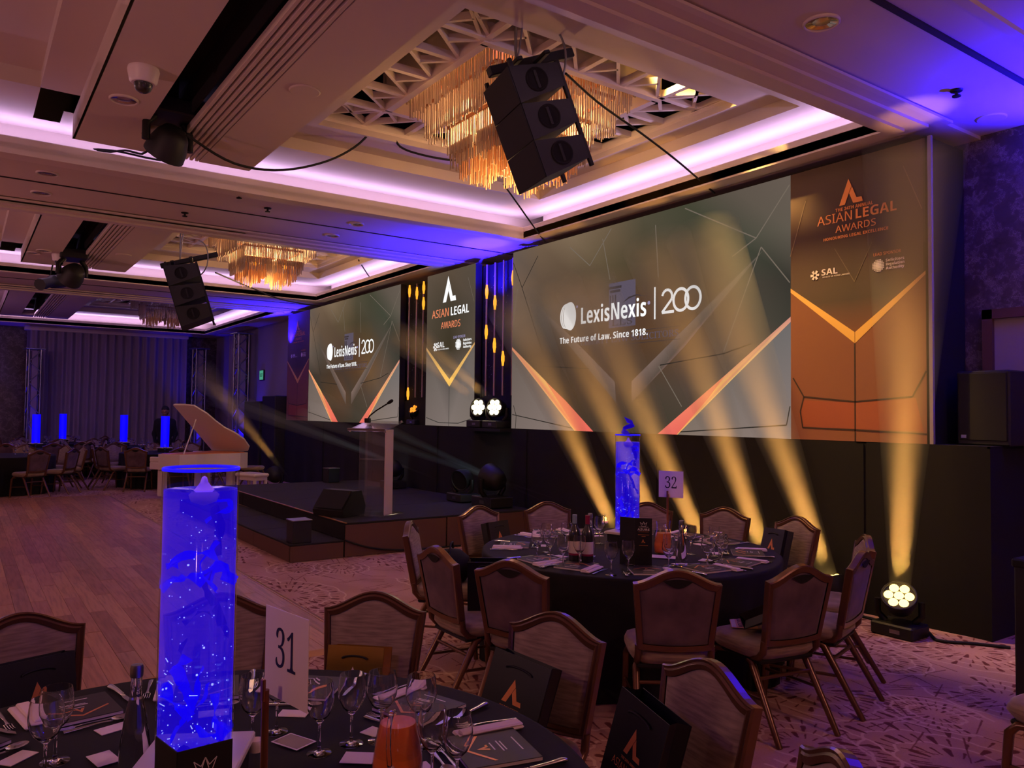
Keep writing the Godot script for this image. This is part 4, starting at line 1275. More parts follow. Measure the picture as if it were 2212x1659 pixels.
	cab.call("black cable snaking along the foot of the plinth by the beam light", [Vector3(-4.2, 0.012, -6.4), Vector3(-3.7, 0.012, -6.33), Vector3(-3.3, 0.012, -6.36), Vector3(-3.1, 0.012, -6.15), Vector3(-2.9, 0.012, -6.3), Vector3(-2.7, 0.012, -6.42)], 0.012)
	cab.call("black cable hanging down the small stage's side fascia", [Vector3(-8.69, 0.2, -3.74), Vector3(-8.68, 0.12, -3.95), Vector3(-8.68, 0.06, -4.2), Vector3(-8.67, 0.02, -4.6), Vector3(-8.67, 0.012, -5.3)], 0.011)

func line_array(at: Vector3, turn: Vector3, s: float, label: String, top: float) -> void:
	var b := Basis.from_euler(turn, EULER_ORDER_YXZ)
	var t := thing("line_array_speaker", label, "speaker", at)
	var W := 0.485 * s
	var H := 0.81 * s
	var D := 0.383 * s
	var mh := H / 3.0
	for i in 3:
		var y := H * 0.5 - mh * (i + 0.5)
		var side := PackedVector2Array([Vector2(-D * 0.5, mh * 0.49), Vector2(D * 0.5, mh * 0.32), Vector2(D * 0.5, -mh * 0.32), Vector2(-D * 0.5, -mh * 0.49)])
		var m := MB.new()
		m.xf = Transform3D(b * Basis(Vector3.UP, PI / 2), b * Vector3(0, y, 0))
		m.prism(side, -W * 0.5, W * 0.5)
		var c := part(t, "cabinet", m, M.black_plastic)
		var g := MB.new()
		g.xf = Transform3D(b, b * Vector3(0, y, D * 0.5))
		g.box(Vector3(0, 0, 0.006), Vector3(W * 0.985, mh * 0.985, 0.012), 0.003)
		part(c, "grille", g, M.grille)
		for q in [-1.0, 1.0]:
			var hn := MB.new()
			hn.xf = Transform3D(b * Basis(Vector3.BACK, -PI / 2 * q), b * Vector3(q * W * 0.5, y, D * 0.03))
			hn.lathe([[Vector2(0.088, 0.0), Vector2(0.088, 0.006), Vector2(0.078, 0.009), Vector2(0.072, 0.003)], [Vector2(0.072, 0.003), Vector2(0.001, 0.001)]], Vector3(), 22)
			part(c, "handle_cup", hn, M.void_black)
			var bar := MB.new()
			bar.xf = hn.xf
			bar.box(Vector3(0, 0.006, 0), Vector3(0.13, 0.008, 0.022), 0.003)
			part(c, "handle", bar, M.black_metal)
	# rigging rails and flying bar
	var r := MB.new()
	for q in [-1.0, 1.0]:
		r.xf = Transform3D(b, Vector3())
		r.box(Vector3(q * (W * 0.5 - 0.02), -0.02, -D * 0.5 - 0.012), Vector3(0.03, H * 0.98, 0.03), 0.004)
		r.box(Vector3(q * (W * 0.5 - 0.02), H * 0.5 + 0.02, D * 0.42), Vector3(0.03, 0.07, 0.03), 0.004)
	part(t, "rigging_rail", r, M.black_metal)
	var f := MB.new()
	f.xf = Transform3D(b, b * Vector3(0, H * 0.5 + 0.06, 0))
	f.box(Vector3(0, 0, -D * 0.35), Vector3(0.07, 0.07, D * 1.9), 0.008)
	f.box(Vector3(0, -0.02, D * 0.2), Vector3(W * 0.95, 0.03, 0.05), 0.006)
	f.box(Vector3(0, -0.02, -D * 0.4), Vector3(W * 0.95, 0.03, 0.05), 0.006)
	part(t, "flying_bar", f, M.black_metal)
	var p0 := b * Vector3(0, H * 0.5 + 0.08, -D * 0.05)
	var ch := MB.new()
	ch.tube([p0, p0 + Vector3(-0.02, 0.12, 0.0), Vector3(p0.x - 0.02, top - at.y + 0.5, p0.z)], 0.012, 6)
	ch.tube([p0, p0 + Vector3(0.03, 0.10, 0.0), Vector3(p0.x + 0.05, top - at.y + 0.5, p0.z - 0.1)], 0.008, 6)
	part(t, "lifting_chain", ch, M.alloy)
	var lp := []
	for i in 15:
		var a := PI * 0.5 - PI * i / 14.0
		lp.append(b * Vector3(0, H * 0.5 - 0.05, -D * 0.55) + Vector3(cos(a) * 0.10, 0.12 + sin(a) * 0.26, -0.12 * cos(a)))
	part(t, "cable_loop", MB.new().tube(lp, 0.009, 6), M.alloy)

# ---------------------------------------------------------------- far end of the room
func far_end() -> void:
	# full-height pleated curtain before the far wall
	var rows := [PackedVector3Array(), PackedVector3Array()]
	var z := -6.05
	var g := RandomNumberGenerator.new()
	g.seed = 9
	var ph := 0.0
	while z < -1.55:
		ph += g.randf_range(0.55, 0.95)
		var x := -27.24 + 0.07 * sin(ph)
		rows[0].append(Vector3(x, 4.08, z))
		rows[1].append(Vector3(x + 0.02 * sin(ph * 0.7), 0.02, z))
		z += 0.028
	var cu := thing("curtain", "wide violet-grey pleated curtain across the far wall", "curtain")
	part(cu, "pleats", MB.new().grid(rows, false, Vector3(-40, 2, -4)), M.curtain)
	part(cu, "pelmet", MB.new().bx(-27.4, -27.16, 4.02, 4.13, -6.08, -1.5, 0.01), M.plaster_trim)
	# second, narrow curtain at the doorway in the stage wall
	rows = [PackedVector3Array(), PackedVector3Array()]
	var x2 := -25.4
	while x2 < -23.6:
		ph += g.randf_range(0.55, 0.95)
		rows[0].append(Vector3(x2, 4.05, -6.95 + 0.05 * sin(ph)))
		rows[1].append(Vector3(x2, 0.02, -6.95 + 0.05 * sin(ph + 0.3)))
		x2 += 0.03
	var c2 := thing("curtain", "narrow dark curtain in the far corner near the exit sign", "curtain")
	part(c2, "pleats", MB.new().grid(rows, false, Vector3(-24, 2, -9)), M.curtain)
	# lattice trusses lit blue from their feet
	truss(Vector3(-26.4, 0, -6.25), 3.65, "blue lit lattice truss tower right of the far curtain")
	truss(Vector3(-26.5, 0, -1.72), 3.4, "blue lit lattice truss tower left of the far curtain")
	truss(Vector3(-23.0, 0, -6.6), 3.9, "blue lit lattice truss tower before the narrow corner curtain")
	for q in [[Vector3(-26.0, 0, -5.95), "right curtain truss"], [Vector3(-26.1, 0, -1.4), "left curtain truss"], [Vector3(-22.6, 0, -6.35), "corner truss"]]:
		var u := thing("floor_uplighter", "small black blue uplighter at the foot of the %s" % q[1], "uplighter", q[0])
		part(u, "body", MB.new().lathe([[Vector2(0.09, 0.0), Vector2(0.10, 0.14), Vector2(0.09, 0.18)], [Vector2(0.09, 0.18), Vector2(0.07, 0.17)]], Vector3(), 14), M.black_metal)
		part(u, "lens", MB.new().lathe([[Vector2(0.075, 0.172), Vector2(0.001, 0.178)]], Vector3(), 14), M.blue_rim)
		spot(q[0] + Vector3(0, 0.22, 0), q[0] + Vector3(-0.30, 2.2, -0.22), Color(0.08, 0.02, 1.0), 5.0, 32.0, 0.8, 0.05)
	var ex := thing("exit_sign", "small green lit exit sign on the plain violet wall", "sign", Vector3(-22.45, 2.72, -7.04))
	part(ex, "box", MB.new().box(Vector3(), Vector3(0.34, 0.30, 0.05), 0.008), M.black_plastic)
	part(ex, "face", MB.new().box(Vector3(0, 0, 0.028), Vector3(0.31, 0.26, 0.006)), M.sign_green)
	letters(ex, "lettering", "EXIT", Vector3(0, 0.0, 0.032), 0.09, 0.22, M.void_black, true)
	# dark cases stacked left of the set
	for q in [[Vector3(-20.6, 0, -6.6), Vector3(1.3, 1.95, 0.8), "tall black case stacked behind the far banner, under exit sign"], [Vector3(-19.4, 0, -6.65), Vector3(1.0, 2.08, 0.8), "taller black case against the far banner's edge"]]:
		var k := thing("road_case", q[2], "case", q[0])
		part(k, "body", MB.new().box(Vector3(0, q[1].y * 0.5, 0), q[1], 0.02), M.black_plastic)
		part(k, "trim", MB.new().box(Vector3(0, q[1].y * 0.62, 0), Vector3(q[1].x + 0.01, 0.03, q[1].z + 0.01), 0.004), M.black_metal)
	piano(Vector3(-16.25, 0, -3.95))
	var b := thing("piano_bench", "white lacquered piano bench beside the small white piano", "bench", Vector3(-15.55, 0, -4.72), deg_to_rad(20))
	part(b, "seat", MB.new().box(Vector3(0, 0.455, 0), Vector3(0.62, 0.07, 0.36), 0.025), M.white_lacquer)
	part(b, "apron", MB.new().box(Vector3(0, 0.39, 0), Vector3(0.56, 0.07, 0.30), 0.006), M.white_lacquer)
	for sx in [-1, 1]:
		for sz in [-1, 1]:
			part(b, "leg", MB.new().box(Vector3(sx * 0.255, 0.18, sz * 0.125), Vector3(0.05, 0.36, 0.05), 0.006), M.white_lacquer)
	var bg := thing("black_bag", "soft black bag lying on the floor behind the blue column", "bag", Vector3(-14.9, 0, -4.3))
	part(bg, "body", MB.new().lathe([[Vector2(0.001, 0.0), Vector2(0.24, 0.01), Vector2(0.27, 0.1), Vector2(0.2, 0.24), Vector2(0.08, 0.3), Vector2(0.001, 0.31)]], Vector3(), 16), M.cloth_dark)
	person_standing(Vector3(-20.6, 0, -4.12))

func truss(at: Vector3, h: float, label: String) -> void:
	var t := thing("truss_tower", label, "truss", at, deg_to_rad(8))
	var w := 0.15
	for sx in [-1, 1]:
		for sz in [-1, 1]:
			part(t, "chord", MB.new().tube([Vector3(sx * w, 0.03, sz * w), Vector3(sx * w, h, sz * w)], 0.028, 8), M.alloy)
	var m := MB.new()
	var n := int(h / 0.3)
	for i in n:
		var y0 := 0.05 + (h - 0.1) * i / n
		var y1 := 0.05 + (h - 0.1) * (i + 1) / n
		var s := 1.0 if i % 2 else -1.0
		for q in [[Vector3(-w * s, y0, w), Vector3(w * s, y1, w)], [Vector3(-w * s, y0, -w), Vector3(w * s, y1, -w)], [Vector3(w, y0, -w * s), Vector3(w, y1, w * s)], [Vector3(-w, y0, -w * s), Vector3(-w, y1, w * s)]]:
			m.tube([q[0], q[1]], 0.014, 6)
	part(t, "lacing", m, M.alloy)
	part(t, "cover", MB.new().bx(-w * 0.9, w * 0.9, 0.1, h - 0.05, -w * 0.5, w * 0.5), M.curtain)
	part(t, "base_plate", MB.new().box(Vector3(0, 0.015, 0), Vector3(0.6, 0.03, 0.6), 0.006), M.black_metal)
	part(t, "top_plate", MB.new().box(Vector3(0, h + 0.015, 0), Vector3(0.5, 0.03, 0.5), 0.006), M.alloy)

func piano(at: Vector3) -> void:
	# compact grand: straight bass side, curved bent side, raised lid on a prop
	var t := thing("grand_piano", "small white grand piano with its lid raised on a prop", "piano", at, deg_to_rad(34))
	var o := PackedVector2Array([Vector2(-0.72, -0.40), Vector2(0.72, -0.40), Vector2(0.72, -0.10), Vector2(0.70, 0.10), Vector2(0.46, 0.26), Vector2(0.24, 0.32), Vector2(0.05, 0.40), Vector2(-0.12, 0.56), Vector2(-0.32, 0.66), Vector2(-0.56, 0.64), Vector2(-0.70, 0.52), Vector2(-0.72, 0.36)])
	# local: x along keyboard, y (shape) = away from the player; drawn out upwards
	var lay := Basis(Vector3(0, 0, 1), Vector3(1, 0, 0), Vector3(0, 1, 0))
	var m := MB.new()
	m.xf = Transform3D(lay, Vector3())
	m.prism(o, 0.56, 0.86)
	part(t, "rim", m, M.white_lacquer)
	var kb := MB.new()
	kb.bx(-0.62, -0.38, 0.56, 0.70, -0.72, 0.72, 0.015)
	for s in [-1.0, 1.0]:
		kb.bx(-0.62, -0.38, 0.70, 0.80, s * 0.72, s * 0.64, 0.015)
	part(t, "keybed", kb, M.white_lacquer)
	var ks := MB.new()
	for i in 36:
		ks.bx(-0.60, -0.44, 0.70, 0.715, -0.635 + i * 0.0353, -0.635 + i * 0.0353 + 0.033)
	part(t, "white_keys", ks, M.paper).set_meta("kind", "stuff")
	var sb := MB.new()
	sb.xf = m.xf
	var inner := PackedVector2Array()
	for q in o:
		inner.append(q * 0.93)
	sb.prism(inner, 0.855, 0.868)
	part(t, "soundboard", sb, M.gold_print)
	var lid := MB.new()
	var hinge := Vector3(0.1, 0.87, -0.72)
	lid.xf = Transform3D(Basis(Vector3.RIGHT, deg_to_rad(-40)), hinge) * Transform3D(lay, Vector3(0, 0, 0.72) - Vector3(0.1, 0, 0))
	lid.prism(o, 0.0, 0.028)
	part(t, "lid", lid, M.white_lacquer)
	var fl := MB.new()
	fl.xf = Transform3D(Basis(Vector3.RIGHT, deg_to_rad(-40)), hinge)
	fl.bx(-0.5, -0.22, 0.03, 0.05, 0.0, 1.43, 0.004)
	part(t, "folded_lid_flap", fl, M.white_lacquer)
	part(t, "lid_prop", MB.new().tube([Vector3(0.1, 0.86, 0.60), Vector3(0.1, 1.52, 0.30)], 0.012, 8), M.white_lacquer)
	for q in [Vector3(-0.42, 0, -0.58), Vector3(-0.42, 0, 0.58), Vector3(0.40, 0, -0.36)]:
		part(t, "leg", MB.new().box(q + Vector3(0, 0.30, 0), Vector3(0.16, 0.52, 0.12), 0.02), M.white_lacquer)
	part(t, "pedal_lyre", MB.new().box(Vector3(-0.1, 0.32, 0), Vector3(0.04, 0.48, 0.16), 0.01).box(Vector3(-0.14, 0.05, 0), Vector3(0.14, 0.06, 0.24), 0.01), M.white_lacquer)

# one continuous body: smooth-joined capsules meshed as surface nets
func sdf_mesh(bones: Array, cell: float, blend: float) -> MB:
	var lo := Vector3(1e9, 1e9, 1e9)
	var hi := -lo
	for b in bones:
		var r: float = maxf(b[2], b[3]) + cell * 2.0
		for k in 2:
			lo = lo.min(b[k] - Vector3(r, r, r))
			hi = hi.max(b[k] + Vector3(r, r, r))
	var n := Vector3i(((hi - lo) / cell).ceil()) + Vector3i.ONE
	var val := PackedFloat32Array()
	val.resize(n.x * n.y * n.z)
	val.fill(1.0)
	for b in bones:
		var a: Vector3 = b[0]
		var d: Vector3 = b[1] - a
		var dd := maxf(d.length_squared(), 1e-9)
		var R: float = maxf(b[2], b[3]) + blend * 1.2 + cell * 2.0
		var l0 := Vector3i(((a.min(b[1]) - Vector3(R, R, R) - lo) / cell).floor()).clamp(Vector3i(), n - Vector3i.ONE)
		var l1 := Vector3i(((a.max(b[1]) + Vector3(R, R, R) - lo) / cell).ceil()).clamp(Vector3i(), n - Vector3i.ONE)
		for z in range(l0.z, l1.z + 1):
			for y in range(l0.y, l1.y + 1):
				for x in range(l0.x, l1.x + 1):
					var p := lo + Vector3(x, y, z) * cell
					var t := clampf((p - a).dot(d) / dd, 0.0, 1.0)
					var v: float = (p - a - d * t).length() - lerpf(b[2], b[3], t)
					var i := (z * n.y + y) * n.x + x
					var h := maxf(blend - absf(val[i] - v), 0.0) / blend
					val[i] = minf(val[i], v) - h * h * blend * 0.25
	var vid := {}
	var pts := []
	var nor := []
	for z in n.z - 1:
		for y in n.y - 1:
			for x in n.x - 1:
				var i := (z * n.y + y) * n.x + x
				var c := [val[i], val[i + 1], val[i + n.x], val[i + n.x + 1], val[i + n.x * n.y], val[i + n.x * n.y + 1], val[i + n.x * n.y + n.x], val[i + n.x * n.y + n.x + 1]]
				var neg := 0
				for q in c:
					if q < 0.0:
						neg += 1
				if neg == 0 or neg == 8:
					continue
				var s := Vector3()
				var k := 0
				for e in [[0, 1], [2, 3], [4, 5], [6, 7], [0, 2], [1, 3], [4, 6], [5, 7], [0, 4], [1, 5], [2, 6], [3, 7]]:
					var u: float = c[e[0]]
					var w: float = c[e[1]]
					if (u < 0.0) != (w < 0.0):
						var f := u / (u - w)
						var pa := Vector3(e[0] & 1, (e[0] >> 1) & 1, (e[0] >> 2) & 1)
						var pb := Vector3(e[1] & 1, (e[1] >> 1) & 1, (e[1] >> 2) & 1)
						s += pa.lerp(pb, f)
						k += 1
				vid[i] = pts.size()
				pts.append(lo + (Vector3(x, y, z) + s / k) * cell)
				nor.append(Vector3(c[1] + c[3] + c[5] + c[7] - c[0] - c[2] - c[4] - c[6], c[2] + c[3] + c[6] + c[7] - c[0] - c[1] - c[4] - c[5], c[4] + c[5] + c[6] + c[7] - c[0] - c[1] - c[2] - c[3]).normalized())
	var m := MB.new()
	var sx := [1, n.x, n.x * n.y]
	for i in vid:
		for ax in 3:
			var u: int = sx[(ax + 1) % 3]
			var w: int = sx[(ax + 2) % 3]
			if i - u - w < 0 or i + sx[ax] >= val.size():
				continue
			if (val[i] < 0.0) != (val[i + sx[ax]] < 0.0) and vid.has(i - u) and vid.has(i - w) and vid.has(i - u - w):
				var q := [vid[i], vid[i - u], vid[i - u - w], vid[i - w]]
				m.tri_n(pts[q[0]], pts[q[1]], pts[q[2]], nor[q[0]], nor[q[1]], nor[q[2]])
				m.tri_n(pts[q[0]], pts[q[2]], pts[q[3]], nor[q[0]], nor[q[2]], nor[q[3]])
	return m

func person_standing(at: Vector3) -> void:
	var t := thing("person", "person in dark clothes standing behind the white piano, facing the tables", "person", at, deg_to_rad(70))
	var J := {"pel": Vector3(0, 0.95, 0), "chest": Vector3(0, 1.28, 0.02), "neck": Vector3(0, 1.50, 0.03), "chin": Vector3(0, 1.57, 0.05)}
	var B := [[J.pel, Vector3(0, 1.10, 0.01), 0.135, 0.125], [Vector3(-0.06, 1.10, 0.01), Vector3(-0.10, 1.32, 0.02), 0.11, 0.11], [Vector3(0.06, 1.10, 0.01), Vector3(0.10, 1.32, 0.02), 0.11, 0.11], [Vector3(-0.15, 1.42, 0.0), Vector3(0.15, 1.42, 0.0), 0.075, 0.075], [J.neck - Vector3(0, 0.08, 0), J.neck + Vector3(0, 0.03, 0.01), 0.06, 0.055]]
	for s in [-1.0, 1.0]:
		B.append([Vector3(s * 0.09, 0.92, 0), Vector3(s * 0.10, 0.50, 0.02), 0.095, 0.062])
		B.append([Vector3(s * 0.10, 0.50, 0.02), Vector3(s * 0.105, 0.09, -0.02), 0.06, 0.045])
		B.append([Vector3(s * 0.105, 0.05, -0.03), Vector3(s * 0.12, 0.045, 0.14), 0.045, 0.038])
		B.append([Vector3(s * 0.19, 1.40, 0.0), Vector3(s * 0.245, 1.12, -0.01), 0.058, 0.045])
		B.append([Vector3(s * 0.245, 1.12, -0.01), Vector3(s * 0.20, 0.90, 0.10), 0.045, 0.032])
	part(t, "clothed_body", sdf_mesh(B, 0.022, 0.05), M.cloth_dark, "dark jacket and trousers")
	var H := [[Vector3(0, 1.665, 0.035), Vector3(0, 1.695, 0.03), 0.078, 0.082], [Vector3(0, 1.60, 0.07), Vector3(0, 1.64, 0.06), 0.045, 0.06], [Vector3(0, 1.645, 0.125), Vector3(0, 1.665, 0.118), 0.012, 0.009], [Vector3(0, 1.53, 0.04), Vector3(0, 1.60, 0.05), 0.048, 0.05], [Vector3(-0.084, 1.64, 0.03), Vector3(-0.084, 1.67, 0.025), 0.012, 0.014], [Vector3(0.084, 1.64, 0.03), Vector3(0.084, 1.67, 0.025), 0.012, 0.014], [Vector3(-0.03, 1.608, 0.112), Vector3(0.03, 1.608, 0.112), 0.008, 0.008]]
	for s in [-1.0, 1.0]:
		H.append([Vector3(s * 0.03, 1.683, 0.10), Vector3(s * 0.03, 1.683, 0.104), 0.014, 0.014])
	part(t, "head", sdf_mesh(H, 0.009, 0.02), M.skin)
	part(t, "hair", sdf_mesh([[Vector3(0, 1.71, 0.005), Vector3(0, 1.72, 0.03), 0.087, 0.085], [Vector3(0, 1.63, -0.03), Vector3(0, 1.70, -0.01), 0.07, 0.08]], 0.012, 0.03), M.hair)
	for s in [-1.0, 1.0]:
		var w := Vector3(s * 0.20, 0.90, 0.10)
		var F := [[w, w + Vector3(0, -0.08, 0.03), 0.026, 0.030]]
		for i in 4:
			var b := w + Vector3((i - 1.5) * 0.018, -0.09, 0.033)
			var l: float = [0.034, 0.040, 0.038, 0.030][i]
			F.append([b, b + Vector3(0, -l, 0.012), 0.009, 0.0085])
			F.append([b + Vector3(0, -l, 0.012), b + Vector3(0, -l * 1.7, 0.0), 0.0085, 0.007])
		F.append([w + Vector3(-s * 0.024, -0.03, 0.02), w + Vector3(-s * 0.045, -0.075, 0.04), 0.011, 0.009])
		part(t, "hand", sdf_mesh(F, 0.006, 0.012), M.skin)

# ---------------------------------------------------------------- parquet dance floor
func dance_floor() -> void:
	var t := thing("dance_floor", "brown plank dance floor laid on the carpet before the stage", "dance floor", Vector3(-11.3, 0, -0.9))
	var o := Vector3(-11.3, 0, -0.9)
	part(t, "underlay", MB.new().bx(-17.25 - o.x, -5.38 - o.x, 0.001, 0.010, -2.43 - o.z, 0.92 - o.z), M.seam)
	var L := 1.318
	var kinds := [MB.new().box(Vector3(0, 0.016, 0), Vector3(L - 0.003, 0.014, 0.1235), 0.0015).mesh(), MB.new().box(Vector3(0, 0.016, 0), Vector3(L * 0.5 - 0.003, 0.014, 0.1235), 0.0015).mesh()]
	for r in 27:
		var z := -2.43 + 0.125 * (r + 0.5)
		var x := -17.25
		var first := r % 2 == 1
		while x < -5.40:
			var half := first or x + L > -5.37
			var l := L * 0.5 if half else L
			var p := part(t, "plank", kinds[1 if half else 0], M["plank_%d" % rng.randi_range(0, 5)])
			p.position = Vector3(x + l * 0.5 - o.x, rng.randf_range(-0.0006, 0.0006), z - o.z)
			x += l
			first = false
	var tr := MB.new()
	var pr := PackedVector2Array([Vector2(0, 0.001), Vector2(0.07, 0.001), Vector2(0.01, 0.026), Vector2(0, 0.026)])
	tr.xf = Transform3D(Basis(Vector3(0, 0, -1), Vector3.UP, Vector3(1, 0, 0)), Vector3(0, 0, -2.43 - o.z))
	tr.prism(pr, -17.30 - o.x, -5.34 - o.x)
	part(t, "ramp_trim", tr, M.floor_trim)
	var tr2 := MB.new()
	tr2.xf = Transform3D(Basis(), Vector3(-5.38 - o.x, 0, 0))
	tr2.prism(pr, -2.48 - o.z, 0.95 - o.z)
	part(t, "ramp_trim", tr2, M.floor_trim)
	var tr3 := MB.new()
	tr3.xf = Transform3D(Basis(Vector3.UP, PI), Vector3(-17.25 - o.x, 0, 0))
	tr3.prism(pr, -0.95 + o.z, 2.48 + o.z)
	part(t, "ramp_trim", tr3, M.floor_trim)

# ---------------------------------------------------------------- tables, chairs and what lies on them
func pol(c: Vector3, r: float, deg: float, y := 0.0) -> Vector3:
	return Vector3(c.x + r * cos(deg_to_rad(deg)), y, c.z + r * sin(deg_to_rad(deg)))

func facing(deg: float) -> float:   # turn that points local +z at the table's middle
	return atan2(-cos(deg_to_rad(deg)), -sin(deg_to_rad(deg)))

func make_chair() -> Node3D:
	# stacking banquet chair, front towards +z, origin on the floor under the seat
	var t := proto("banquet_chair", "chair")
	var cush := []
	for lv in [[0.0, 0.20, 0.395], [0.9, 0.205, 0.40], [1.0, 0.215, 0.43], [1.0, 0.215, 0.452], [0.955, 0.21, 0.474], [0.85, 0.2, 0.484], [0.5, 0.14, 0.49], [0.0, 0.1, 0.492]]:
		var row := PackedVector3Array()
		for j in 36:
			var a := TAU * j / 36
			var k := 1.0 / pow(pow(absf(cos(a)), 5.0) + pow(absf(sin(a)), 5.0), 0.2)
			row.append(Vector3(cos(a) * k * 0.222 * lv[0], lv[2], sin(a) * k * 0.225 * lv[0] + 0.01))
		cush.append(row)
	part(t, "seat", MB.new().grid(cush, true), M.chair_fabric)
	part(t, "seat_pan", MB.new().bx(-0.19, 0.19, 0.375, 0.40, -0.19, 0.20, 0.008), M.black_metal)
	# backrest: camel-backed outline
	var tilt := Transform3D(Basis(Vector3.RIGHT, deg_to_rad(-10.5)), Vector3(0, 0.44, -0.205))
	var outline := func(w: float, h0: float, h1: float, hump: float, drop: float) -> Array:
		var o := []
		var n := 18
		for i in n + 1:
			var x := -w + 2.0 * w * i / n
			o.append(Vector2(x, h1 + hump * pow(0.5 + 0.5 * cos(PI * x / w), 0.9)))
		for y in [0.66, 0.33]:
			o.append(Vector2(w * (0.86 + 0.14 * y), lerpf(h0, h1, y)))
		for i in 9:
			var x := 1.0 - i / 4.0
			o.append(Vector2(x * w * 0.86, h0 - drop * (1.0 - x * x)))
		for y in [0.33, 0.66]:
			o.append(Vector2(-w * (0.86 + 0.14 * y), lerpf(h0, h1, y)))
		return o
	var oo: Array = outline.call(0.228, 0.05, 0.405, 0.078, 0.012)
	var ii: Array = outline.call(0.196, 0.082, 0.372, 0.074, 0.012)
	var i2: Array = outline.call(0.180, 0.10, 0.357, 0.072, 0.012)
	var at := func(src: Array, z: float) -> Array:
		var o := []
		for q in src:
			o.append(Vector3(q.x, q.y, z))
		return o
	var f := MB.new()
	f.xf = tilt
	var mid := Vector3(0, 0.24, 0)
	var shrink := func(src: Array, k: float) -> Array:
		var o := []
		for q in src:
			o.append(Vector2(q.x * (1.0 - k / 0.228), 0.24 + (q.y - 0.24) * (1.0 - k / 0.24)))
		return o
	f.bridge(at.call(oo, -0.018), at.call(oo, 0.014), mid)
	f.bridge(at.call(oo, 0.014), at.call(shrink.call(oo, 0.006), 0.021), mid - Vector3(0, 0, 0.3))
	f.bridge(at.call(shrink.call(oo, 0.006), 0.021), at.call(shrink.call(oo, 0.014), 0.017), mid - Vector3(0, 0, 1))
	f.bridge(at.call(shrink.call(oo, 0.014), 0.017), at.call(shrink.call(oo, 0.022), 0.022), mid - Vector3(0, 0, 1))
	f.bridge(at.call(shrink.call(oo, 0.022), 0.022), at.call(ii, 0.018), mid - Vector3(0, 0, 1))
	f.bridge(at.call(oo, -0.018), at.call(shrink.call(oo, 0.006), -0.024), mid + Vector3(0, 0, 0.3))
	f.bridge(at.call(shrink.call(oo, 0.006), -0.024), at.call(ii, -0.020), mid + Vector3(0, 0, 1))
	var pad := func(z: float, s: float) -> MB:
		var m := MB.new()
		m.xf = tilt
		var a0: Array = at.call(ii, z)
		var a1: Array = at.call(i2, z + 0.012 * s)
		var rows := [PackedVector3Array(a0)]
		for q in [[0.0, 0.010], [0.10, 0.016], [0.5, 0.020], [1.0, 0.021]]:
			var row := PackedVector3Array()
			for v in i2:
				row.append(Vector3(v.x * (1.0 - q[0]), 0.235 + (v.y - 0.235) * (1.0 - q[0]), z + q[1] * s))
			rows.append(row)
		m.grid(rows, true, Vector3(0, 0.235, z - 0.2 * s))
		return m
	part(t, "back_frame", f, M.chair_frame)
	part(t, "backrest", pad.call(0.012, 1.0), M.chair_fabric)
	part(t, "back_panel", pad.call(-0.012, -0.7), M.chair_back_fabric)
	var slot := MB.new()
	slot.xf = tilt
	var lens := PackedVector2Array()
	for i in 13:
		var x := -0.075 + 0.15 * i / 12.0
		lens.append(Vector2(x, 0.425 + 0.012 * cos(PI * x / 0.15)))
	for i in range(11, 0, -1):
		var x := -0.075 + 0.15 * i / 12.0
		lens.append(Vector2(x, 0.425 - 0.034 * cos(PI * x / 0.15)))
	slot.prism(lens, -0.0305, -0.0262)
	part(t, "slot_shade_patch", slot, M.slot_black)  # raised black patch painted for the shade inside the hand slot
	for s in [-1.0, 1.0]:
		var b := MB.new()
		var bot := tilt * Vector3(s * 0.19, 0.07, 0.0)
		b.tube([bot, bot + Vector3(0, -0.06, 0.008), bot + Vector3(0, -0.095, 0.04), bot + Vector3(-s * 0.01, -0.105, 0.10)], 0.017, 8, Vector2(1.0, 1.2))
		part(t, "back_support", b, M.chair_frame)
		part(t, "leg", MB.new().tube([Vector3(s * 0.165, 0.385, 0.10), Vector3(s * 0.192, 0.38, 0.165), Vector3(s * 0.20, 0.345, 0.195), Vector3(s * 0.207, 0.0, 0.225)], [0.016, 0.019, 0.021, 0.016], 8), M.chair_frame)
		part(t, "leg", MB.new().tube([Vector3(s * 0.165, 0.385, -0.06), Vector3(s * 0.188, 0.37, -0.125), Vector3(s * 0.205, 0.0, -0.345)], [0.017, 0.021, 0.016], 8), M.chair_frame)
		part(t, "stretcher", MB.new().tube([Vector3(s * 0.203, 0.20, 0.207), Vector3(s * 0.198, 0.22, -0.215)], 0.009, 6), M.chair_frame)
	part(t, "stretcher", MB.new().tube([Vector3(-0.19, 0.30, -0.17), Vector3(0.19, 0.30, -0.17)], 0.011, 6), M.chair_frame)
	return t

func make_glass() -> Node3D:
	var t := proto("wine_glass", "glass")
	var out_ := [Vector2(0.034, 0.0), Vector2(0.034, 0.0015), Vector2(0.02, 0.004), Vector2(0.007, 0.008), Vector2(0.0042, 0.02), Vector2(0.0038, 0.06), Vector2(0.0045, 0.082), Vector2(0.012, 0.090), Vector2(0.027, 0.106), Vector2(0.038, 0.132), Vector2(0.040, 0.150), Vector2(0.0375, 0.178), Vector2(0.0345, 0.198)]
	var in_ := [Vector2(0.0345, 0.198), Vector2(0.0335, 0.1985), Vector2(0.0365, 0.178), Vector2(0.039, 0.150), Vector2(0.037, 0.132), Vector2(0.026, 0.108), Vector2(0.012, 0.094), Vector2(0.0005, 0.091)]
	part(t, "bowl_and_stem", MB.new().lathe([out_, in_, [Vector2(0.0005, 0.0), Vector2(0.034, 0.0)]], Vector3(), 28), M.glass)
	return t

